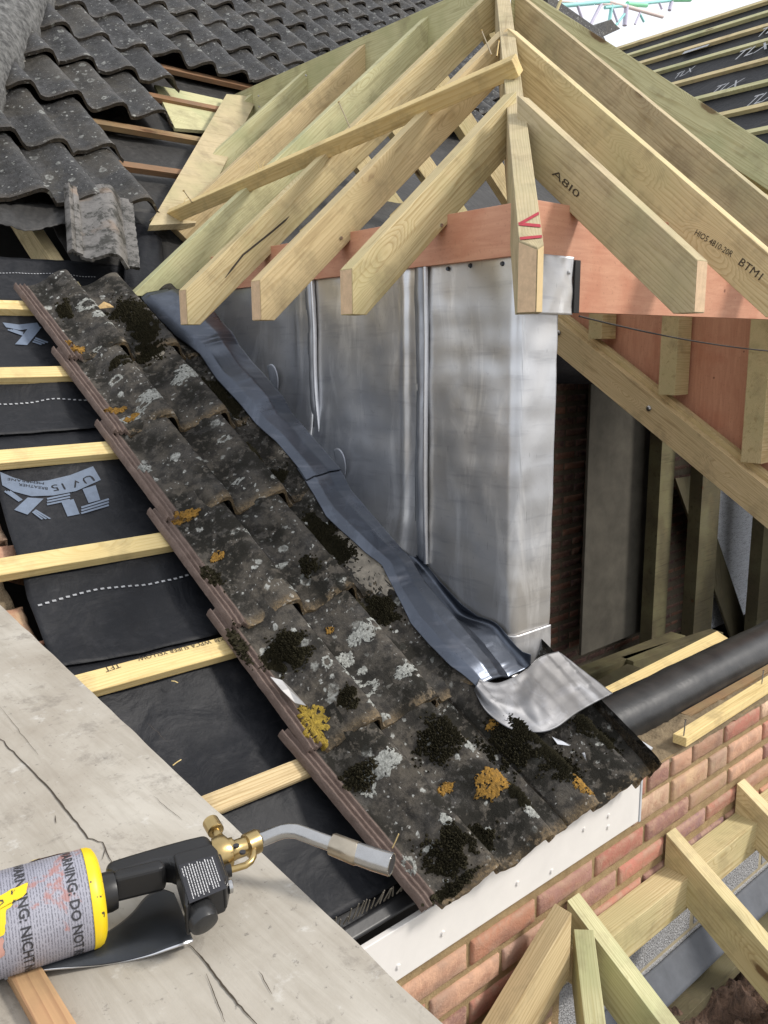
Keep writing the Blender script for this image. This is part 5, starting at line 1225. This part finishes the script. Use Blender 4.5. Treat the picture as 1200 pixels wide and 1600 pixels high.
# saddle at the corner
ia = [(748, 1062), (775, 1068), (803, 1058), (822, 1046), (835, 1033), (850, 1024), (872, 1018)]
oa = [(741, 1079), (758, 1110), (795, 1139), (838, 1145), (868, 1138), (905, 1112), (957, 1084)]
def poly_at(L, t):
    k = t * (len(L) - 1); i = min(int(k), len(L) - 2); f_ = k - i
    p0, p1, p2, p3 = [Vector(L[max(0, min(len(L) - 1, i + q))]) for q in (-1, 0, 1, 2)]
    return .5 * ((2 * p1) + (p2 - p0) * f_ + (2 * p0 - 5 * p1 + 4 * p2 - p3) * f_ * f_ + (3 * p1 - p0 - 3 * p2 + p3) * f_ ** 3)
def saddle(u, v):
    a, b = poly_at(ia, u), poly_at(oa, u); p = a.lerp(b, v)
    q0_ = onP(p.x, p.y, NRM, KN + .035); dd = q0_ - P0; o = .12 * drape(q0_.x, dd.dot(DWN), .05) + .88 * .056 + .020 + .010 * math.exp(-((u - .52) / .10) ** 2) * sstep(.1, .5, v) * (1 - .3 * v) - .020 * math.exp(-((u - .30) / .12) ** 2) * v * 0 - .014 * sstep(.55, 1, v) * (1 - sstep(.4, .8, u)) + .006 * (1 - v) ** 3 * sstep(.5, .8, u)
    q = onP(p.x, p.y, NRM, KN + o * 1.0); e = .0012 * noise.noise(Vector((u * 8, v * 6, 2)))
    return q + NRM * e
sa = grid('lead_saddle', 90, 44, saddle, lead_mat('dull_saddle_lead', .35, (.17, .175, .19), .50, .75), None, .0025); tag(sa, 'bell shaped lead saddle dressed out over the tiles at the foot of the dormer corner', 'lead flashing')
# rounded ear where the apron laps the saddle
def ear(u, v):
    c = onP(800, 1052, NRM, KN + .05); a = math.pi * 2 * u; return c + (Vector((1, 0, 0)) * math.cos(a) * .017 + DWN * math.sin(a) * .017) * v + NRM * (.006 * (1 - v) + .003)
er = grid('lead_dog_ear', 28, 6, ear, M['lead_pale'], None, .002); tag(er, 'small rounded pale lead ear at the inner corner of the saddle', 'lead flashing')

# =================================================================== PLYWOOD SHEET AND TORCH
ZS = -.42
def shf(u, v):
    e0 = onZ(0, 945, ZS); e1 = onZ(690, 1600, ZS); d = (e0 - e1); a = e1 - d * .25; b = e0 + d * .12
    p = a.lerp(b, v); q = p + Vector((-1.15, -.04, 0)); r = q.lerp(p, u)
    jag = .0015 * noise.noise(Vector((v * 26, 0, 5))) if u == 1 else 0
    return r + Vector((jag, 0, .0015 * noise.noise(Vector((r.x * 2.2, r.y * 2.2, 0)))))
sh = grid('plywood_sheet', 60, 120, shf, M['sheet'], None, .012); tag(sh, 'worn beige plywood sheet with splits, carrying the gas torch', 'board')
e_ = sh.modifiers.new('split', 'EDGE_SPLIT'); e_.split_angle = math.radians(40)
def zsh(p): return ZS + .0015 * noise.noise(Vector((p.x * 2.2, p.y * 2.2, 0)))
def crack(pix, wd, seed):
    P = []
    for (a, b) in zip(pix, pix[1:]):
        n_ = max(2, int(math.hypot(b[0] - a[0], b[1] - a[1]) / 7))
        for i in range(n_): P.append(Vector(a).lerp(Vector(b), i / n_))
    P.append(Vector(pix[-1])); P = [p + Vector((2.0 * noise.noise(Vector((p.x * .12, p.y * .12, seed))), 2.0 * noise.noise(Vector((p.x * .12, p.y * .12, seed + 9))))) for p in P]
    W3 = [onZ(p.x, p.y, ZS) for p in P]; vs = []; fs = []
    for i, p in enumerate(W3):
        d = (W3[min(i + 1, len(W3) - 1)] - W3[max(i - 1, 0)]).normalized(); s_ = Vector((-d.y, d.x, 0)); ww = wd * (.35 + .65 * math.sin(math.pi * i / (len(W3) - 1))) * (.7 + .6 * abs(noise.noise(Vector((i * .4, seed, 0)))))
        for k in (-1, 1): q = p + s_ * ww * k; q.z = zsh(q) + .0008; vs.append(q)
    for i in range(len(W3) - 1): fs.append([2 * i, 2 * i + 1, 2 * i + 3, 2 * i + 2])
    o0 = vs[0].copy(); mk('split', [v - o0 for v in vs], fs, M['ink'], sh, False, Matrix.Translation(o0))
crack([(-20, 1135), (25, 1180), (75, 1230), (110, 1275), (138, 1312), (160, 1318), (170, 1342), (176, 1352)], .0011, 1)
crack([(296, 1478), (325, 1510), (352, 1548), (402, 1605)], .0009, 2); crack([(323, 1525), (336, 1560), (352, 1600)], .0004, 3); crack([(165, 1325), (160, 1345)], .0005, 4)
crack([(86, 1275), (88, 1289)], .0005, 5); crack([(405, 1520), (425, 1556)], .0004, 6); crack([(0, 1105), (60, 1180)], .0003, 7); crack([(230, 1130), (262, 1160)], .0003, 8); crack([(240, 1245), (285, 1283)], .0003, 9)
# reddish strip near the corner
st = bar('wood_strip', onZ(30, 1500, ZS + .010), onZ(112, 1640, ZS + .010), .020, .009, M['old_batten'] if False else wood('red_brown_strip', (.52, .30, .16), (.34, .16, .09), (.50, .20, .15), .6, False), (0, 0, 1)); tag(st, 'reddish brown wood strip lying under the gas can', 'timber')
# black lead offcut under the torch
lo_ = [(5, 1527), (40, 1512), (75, 1494), (112, 1478), (150, 1468), (182, 1450), (208, 1428), (228, 1404), (250, 1392), (272, 1398)]
li_ = [(8, 1530), (50, 1519), (85, 1514), (120, 1511), (160, 1507), (200, 1501), (235, 1493), (262, 1484), (285, 1476), (300, 1471)]
def leaf(u, v):
    a, b = poly_at(lo_, u), poly_at(li_, u); p = a.lerp(b, v); return onZ(p.x, p.y, ZS + .0045 + .004 * math.sin(math.pi * v) * math.sin(math.pi * u) + .003 * math.sin(u * 9) * v)
lfo = grid('lead_offcut', 60, 20, leaf, M['lead_dark'], None, .0016); tag(lfo, 'dark leaf shaped sheet lead offcut under the gas torch', 'offcut'); lfo.data.materials.clear(); lfo.data.materials.append(plain('dull_black_lead', (.045, .05, .058), .38, .4, .4, 14, .2, 40))
sweep('cut_edge', [leaf(k / 40, 1) + Vector((0, 0, .0005)) for k in range(41)], .0011, M['lead_bright'], lfo, 6)

ZA = ZS + .0365
O_ = onZ(158, 1397, ZA); Q_ = onZ(345, 1342, ZA); D_ = (Q_ - O_); D_.z = 0; D_.normalize(); V_ = Vector((-D_.y, D_.x, 0))
def TL_(a, b, c=0.0): return O_ + D_ * a + V_ * b + Vector((0, 0, c))
def UT(px, py, c=0.0):
    p = onZ(px, py, ZA + c) - O_; return (p.dot(D_), p.dot(V_))
tc = empty('gas_torch', TL_(0, 0, -.0365), 'blowtorch with black handle and bent steel nozzle on a printed gas can, on the sheet', 'blowtorch')
R_ = .0340
def can_pt(a, th, r=R_): return TL_(a, -r * math.cos(th), r * math.sin(th))      # th 0 = towards viewer, 90 = up
canp = [(-.245, .026), (-.240, .033), (-.235, R_), (-.0105, R_), (-.010, R_)]
MC = frame(TL_(-.12, 0), D_, V_)
def lathe(name, prof_l, mat, n=64, parent=tc, smooth=True):
    vs = []; fs = []; m_ = len(prof_l); I = MC.inverted()
    for a, r in prof_l:
        for k in range(n): th = 2 * math.pi * k / n; vs.append(I @ can_pt(a, th, r))
    for i in range(m_ - 1):
        for k in range(n): fs.append([i * n + k, i * n + (k + 1) % n, (i + 1) * n + (k + 1) % n, (i + 1) * n + k])
    fs.append(list(range(n))[::-1]); fs.append([(m_ - 1) * n + k for k in range(n)])
    o = mk(name, vs, fs, mat, parent, smooth, MC); e = o.modifiers.new('split', 'EDGE_SPLIT'); e.split_angle = math.radians(42); return o
can = lathe('gas_can', canp, M['can'])
lathe('can_shoulder', [(-.0098, R_ + .0003), (-.006, R_), (-.003, R_ - .0015), (-.001, R_ - .005), (.0, R_ - .008), (.0004, .016)], M['yellow_paint'])
lathe('can_neck', [(.0, .014), (.006, .014), (.010, .0130)], M['black_plastic'], 32)
def canlabel(body, a0, th0, size, mat, arc=None):
    """text running round the can, letters standing along its axis"""
    lettering('lettering', body, size, lambda x, y: can_pt(a0 + y, math.radians(th0) - x / R_, R_ + .0004), mat, can, .018)
# the words run downwards round the can as seen from the viewer
for body, a0, th0, sz in [('WARNING: DO NOT REFILL', -.0235, 118, .0090), ('WARNUNG: NICHT NACHFUELLEN', -.055, 114, .0092), ('AVERTISSEMENT : NE PAS', -.080, 116, .0086), ('WAARSCHUWING : NIET NAVULLEN', -.105, 112, .0086), ('ADVERTENCIA: NO VOLVER', -.134, 104, .0090), ('ATTENZIONE: NON RICARICARE', -.165, 110, .0092)]:
    canlabel(body, a0, th0, sz, M['print_black'])
def canpatch(pts, mat, name, e=.0008, seed=1):
    """torn flake of label: outline in (axis, angle in degrees)"""
    c = (sum(p[0] for p in pts) / len(pts), sum(p[1] for p in pts) / len(pts)); vs = [can_pt(c[0], math.radians(c[1]), R_ + e)]; fs = []; out = []
    for i, p in enumerate(pts):
        q = pts[(i + 1) % len(pts)]
        for k in range(6):
            t = k / 6; out.append((p[0] + (q[0] - p[0]) * t + .0012 * noise.noise(Vector((i + t * 3, seed, 0))), p[1] + (q[1] - p[1]) * t + 2.5 * noise.noise(Vector((i + t * 3, seed, 5)))))
    NR = 6
    for a, th in out:
        for j in range(1, NR + 1): t = j / NR; vs.append(can_pt(c[0] + (a - c[0]) * t, math.radians(c[1] + (th - c[1]) * t), R_ + e))
    n_ = len(out)
    for i in range(n_):
        b, d = 1 + i * NR, 1 + ((i + 1) % n_) * NR; fs.append([0, b, d])
        for j in range(NR - 1): fs.append([b + j, b + j + 1, d + j + 1, d + j])
    o0 = vs[0].copy(); mk(name, [v - o0 for v in vs], fs, mat, can, True, Matrix.Translation(o0))
canpatch([(-.047, 70), (-.049, 58), (-.062, 46), (-.065, 22), (-.089, 20), (-.112, 20), (-.112, 34), (-.097, 45), (-.080, 50), (-.068, 62)], M['yellow_paint'], 'bare_patch', .0009, 3)
canpatch([(-.066, 20), (-.088, 19), (-.110, 17), (-.112, 4), (-.096, -8), (-.080, -12), (-.066, 0)], plain('pink_torn_label', (.50, .27, .22), .6, 0, .35, 70, .2), 'torn_patch', .0008, 7)
canpatch([(-.018, 132), (-.026, 122), (-.040, 124), (-.044, 132), (-.03, 139)], plain('red_label_print', (.55, .10, .08), .5, 0, .2, 60, 0), 'torn_patch', .0007, 9)
canpatch([(-.034, 122), (-.042, 114), (-.046, 123), (-.038, 129)], M['yellow_paint'], 'bare_patch', .0010, 11)
# body of the burner handle
def slab(name, outl, c0, c1, mat, parent=tc, bev=.004, seg=3):
    """outline in photo points laid at torch height, given thickness c0..c1"""
    P = [UT(*q, (c0 + c1) / 2) for q in outl]; n_ = len(P); vs = [TL_(a, b, c0) - O_ for a, b in P] + [TL_(a, b, c1) - O_ for a, b in P]
    fs = [list(range(n_))[::-1], list(range(n_, 2 * n_))] + [[i, (i + 1) % n_, n_ + (i + 1) % n_, n_ + i] for i in range(n_)]
    o = mk(name, vs, fs, mat, parent, False, Matrix.Translation(O_)); b = o.modifiers.new('round', 'BEVEL'); b.width = bev; b.segments = seg; b.limit_method = 'ANGLE'; b.angle_limit = math.radians(25)
    return o
hd1 = slab('handle', [(166, 1364), (200, 1353), (250, 1338), (290, 1327), (324, 1319), (338, 1335), (344, 1360), (290, 1376), (272, 1368), (262, 1364), (240, 1368), (205, 1380), (178, 1388), (166, 1378)], -.011, .010, M['black_plastic'], tc, .006, 4)
slab('handle_rib', [(178, 1378), (252, 1360), (260, 1366), (256, 1374), (178, 1393)], -.008, .0125, M['black_plastic'], tc, .004, 3)
blk_ = slab('trigger_block', [(272, 1356), (332, 1339), (341, 1349), (356, 1390), (351, 1403), (304, 1422), (294, 1440), (289, 1437), (288, 1411), (281, 1388)], -.011, .0125, M['black_plastic'], tc, .0045, 3)
slab('trigger_edge', [(341, 1349), (346, 1349), (358, 1385), (354, 1404), (348, 1404)], -.008, .009, M['black_plastic'], tc, .003, 2)
# sticker with fine lines of print
SL = [(279, 1352), (336, 1336), (354, 1388), (296, 1412)]; SP = [UT(*q, .0130) for q in SL]
def stp(u, v, e=.0): 
    a = [SP[0][i] * (1 - u) * (1 - v) + SP[1][i] * u * (1 - v) + SP[2][i] * u * v + SP[3][i] * (1 - u) * v for i in (0, 1)]; return TL_(a[0], a[1], .0129 + e)
grid('warning_sticker', 1, 1, lambda u, v: stp(u, v), plain('black_sticker', (.02, .02, .025), .3), blk_, .0003, False)
rs = random.Random(4); words_ = ['WARNING USE WITH CARE', 'READ ALL INSTRUCTIONS', 'KEEP AWAY FROM FLAME', 'DO NOT LEAVE LIT', 'USE IN OPEN AIR', 'TURN OFF VALVE', 'ALLOW TO COOL', 'STORE UPRIGHT']
vs = []; fs = []
for i in range(13):
    u = .06 + .07 * i; v0 = .05 + .03 * (i % 3); v1 = .95 - rs.choice([0, .05, .18]); 
    if i == 0: v0, v1 = .12, .35
    v = v0
    while v < v1:
        L = rs.uniform(.03, .09); b = len(vs); w_ = .014 if i in (4, 9) else .011
        for uu, vv in ((u - w_, v), (u + w_, v), (u + w_, min(v1, v + L)), (u - w_, min(v1, v + L))): vs.append(stp(uu, vv, .0006) - O_)
        fs.append([b, b + 1, b + 2, b + 3]); v += L + .014
mk('fine_print', vs, fs, M['print_white'], blk_, False, Matrix.Translation(O_))
# knob, valve, brass collar and nozzle
kb = onZ(308, 1420, ZA); kc = onZ(318, 1440, ZA - .004)
kd_ = (kc - kb).normalized(); sweep('black_knob', [kb, kb + kd_ * .002, kb + kd_ * .010, kb + kd_ * .0135, kb + kd_ * .0145], [.0095, .0108, .0108, .0098, .007], M['black_rubber'], tc, 28)
vk = onZ(343, 1308, ZA); vt = onZ(330, 1286, ZA + .003); vd_ = (vt - vk).normalized()
sweep('valve_stem', [vk, vk + vd_ * .010], .0035, M['brass'], tc, 16)
kn = sweep('brass_valve_knob', [vk + vd_ * .007, vk + vd_ * .008, vk + vd_ * .020, vk + vd_ * .021], [.0054, .0068, .0068, .0058], M['brass'], tc, 30)
def TP(px, py, c=0.0): return onZ(px, py, ZA + c)
ax = [TP(332, 1337), TP(338, 1336), TP(343, 1334), TP(352, 1332), TP(357, 1331), TP(358, 1330), TP(364, 1329)]
sweep('brass_collar', ax, [.0130, .0138, .0138, .0135, .0118, .0100, .0100], M['brass'], tc, 36)
sweep('brass_mixer', [TP(362, 1329), TP(366, 1328), TP(367, 1328), TP(378, 1324), TP(384, 1322), TP(385, 1322), TP(402, 1314), TP(404, 1314)], [.0082, .0082, .0074, .0074, .0074, .0094, .0094, .0084], M['brass'], tc, 32)
for px, py in ((369, 1321), (379, 1331), (357, 1322)):
    a = TP(px, py, .0078); sweep('air_hole', [a - Vector((0, 0, .001)), a + Vector((0, 0, .0004))], .0024, M['print_black'], tc, 14)
sweep('steel_tube', [TP(402, 1314), TP(416, 1309, .002), TP(430, 1303, .005), TP(442, 1299, .007), TP(452, 1298, .008), TP(464, 1299, .008), TP(478, 1304, .007), TP(496, 1311, .005), TP(524, 1321, .001)], .0058, M['steel'], tc, 28)
sweep('brass_sleeve', [TP(519, 1319, .001), TP(520, 1319, .001), TP(540, 1327), TP(558, 1334), TP(559, 1334)], [.0074, .0086, .0088, .0090, .0080], M['scorched'], tc, 30)
nzl = sweep('nozzle_end', [TP(557, 1333), TP(585, 1343, -.001), TP(612, 1351, -.002)], [.0084, .0086, .0088], M['steel'], tc, 30, cap=False)
nn_ = (TP(612, 1351, -.002) - TP(585, 1343, -.001)).normalized()
sweep('nozzle_bore', [TP(612, 1351, -.002), TP(600, 1347, -.0015), TP(598, 1346.5, -.0015)], [.0074, .0074, .001], M['print_black'], tc, 24)
ma = TP(612, 1351, -.002); 
def rim(u, v):
    s1 = nn_.cross(Vector((0, 0, 1))).normalized(); s2 = s1.cross(nn_); a = 2 * math.pi * u; r = .0074 + .0014 * v; return ma + (s1 * math.cos(a) + s2 * math.sin(a)) * r
grid('nozzle_rim', 28, 1, rim, M['steel'], tc, .0006)
sweep('brass_side_pipe', [TP(356, 1360, -.004), TP(368, 1357, -.004), TP(384, 1352, -.003), TP(392, 1346, -.002), TP(396, 1338, -.001), TP(397, 1328, 0), TP(393, 1322, 0)], .0026, M['brass'], tc, 14)
sweep('pipe_nut', [TP(352, 1361, -.004), TP(361, 1359, -.004)], .0052, M['black_plastic'], tc, 10)
sweep('clamp_screw', [TP(356, 1386, 0), TP(362, 1384, 0), TP(363, 1384, 0)], [.0050, .0050, .004], M['steel'], tc, 16)

# =================================================================== RIGHT HAND NEW ROOF SLOPE
PH3 = math.radians(40); X3 = 6.0; A3 = onX(1150, 205, X3); U3 = Vector((math.cos(PH3), 0, math.sin(PH3))); N3 = Vector((-math.sin(PH3), 0, math.cos(PH3)))
def RR(y, s, o=0.0): return Vector((A3.x, 0, A3.z)) + U3 * s + Vector((0, y, 0)) + N3 * o
rm = empty('far_membrane', RR(6, 1, -.03), 'black printed membrane under rows of pale battens on the far right roof slope', 'membrane')
grid('membrane', 60, 40, lambda u, v: RR(.5 + 11.5 * u, -2.6 + 5.0 * v, -.035 + .015 * noise.noise(Vector((u * 26, v * 12, 0)))), M['felt'], rm, .003)
S3 = [2.28, 2.02, 1.74, 1.44, 1.08, .69, .32, -.04, -.42, -.80, -1.18]
BN = ['topmost batten of the far right slope, along its ridge', 'second batten down', 'third batten down', 'fourth batten down', 'fifth batten down', 'sixth batten down', 'seventh batten down', 'eighth batten down', 'ninth batten down', 'tenth batten down', 'eleventh batten down']
for i, s in enumerate(S3):
    b_ = bar('far_batten', RR(.5, s, .0), RR(12, s, .0), .055, .03, M['pine_green'] if i % 2 else M['pine'], N3, None, 0)
    tag(b_, BN[i] + (' on the far right roof slope, green tinted' if i % 2 else (' on the far right roof slope' if i else ', pale treated wood')), 'batten', 'battens of the far right roof slope')
def n3(px, py, o): return onP(px, py, N3, N3.dot(A3) + o)
def far_text(px, py, px2, py2, size, body='TLX'):
    a, b = n3(px, py, -.004), n3(px2, py2, -.004); X = b - a; vs, fs = text_tris(body, 1.0); wd = max(v.x for v in vs); Y = N3.cross(X.normalized()); 
    ps = [a + X * (v.x / wd) + (Y + X.normalized() * .4) * (v.y * size) for v in vs]; o0 = ps[0].copy(); mk('lettering', [p - o0 for p in ps], fs, M['print_grey'], rm, False, Matrix.Translation(o0))
for a in [(1140, 96, 1198, 76, .20), (1106, 148, 1150, 135, .16), (1160, 168, 1205, 155, .2), (1050, 125, 1080, 112, .14), (1178, 60, 1225, 42, .2)]: far_text(*a)
for c in ([(1065, 85), (1105, 72), (1110, 68), (1070, 80)],):
    P = [n3(*q, -.004) for q in c]; quad('printed_flash', P, M['print_grey'], rm)
# dark ragged tile end at the top of that slope, chimney corner
dkp = [onY(*q, 9.5) for q in ((916, 46), (930, 38), (952, 31), (957, 38), (966, 46), (940, 58), (925, 58))]
tag(prism('ridge_felt_end', dkp, (0, 1, 0), .1, (1, 0, 0), M['tile_dark'], None, .01), 'dark ragged felt end at the top of the far slope against the white sky', 'felt')
vg = [onY(*q, 8.2) for q in ((845, -10), (872, 10), (930, 50), (940, 70), (850, 40))]
tag(prism('dark_verge', vg, (0, 1, 0), .2, (1, 0, 0), M['tile_dark'], None, .01), 'dark roof verge just behind the top of the right hip rafter', 'roof')
tag(bar('pale_prop', onY(868, 18, 7.9), onY(880, -12, 7.9), .03, .03, M['pine'], (0, 1, 0)), 'thin pale prop standing against the sky by the hip top', 'timber')
# temporary lattice roof against the sky
def past(nm, c): return plain(nm, c, .6, 0, .1, 4, 0)
tq, lv, gn, pk = past('turquoise_paint', (.35, .75, .72)), past('lilac_paint', (.62, .58, .72)), past('green_paint', (.30, .80, .48)), past('pink_paint', (.80, .66, .62))
ln = empty('lattice_truss', onY(960, 20, 15), 'pastel coloured lattice truss of the temporary roof against the white sky', 'truss')
for a, b, m_, r in [((868, 10), (955, 2), tq, .05), ((945, 12), (1080, -3), tq, .04), ((950, 2), (1035, 26), pk, .05), ((875, 2), (970, 8), pk, .03), ((900, 2), (914, 42), lv, .035), ((945, -5), (918, 48), lv, .04), ((956, 8), (952, 34), tq, .045), ((957, 12), (966, 38), lv, .03),
                    ((979, 8), (976, 40), lv, .06), ((976, 22), (962, 40), tq, .03), ((1001, 18), (992, 38), lv, .025), ((1000, 22), (1006, 34), tq, .03), ((1030, 4), (1034, 14), lv, .03), ((1050, 0), (1046, 16), lv, .05), ((980, 6), (1010, 8), gn, .06), ((1048, -2), (1078, -2), gn, .08), ((1013, 20), (1030, 20), pk, .02)]:
    sweep('lattice_tube', [onY(*a, 15), onY(*b, 15)], r * 1.1, m_, ln, 10)
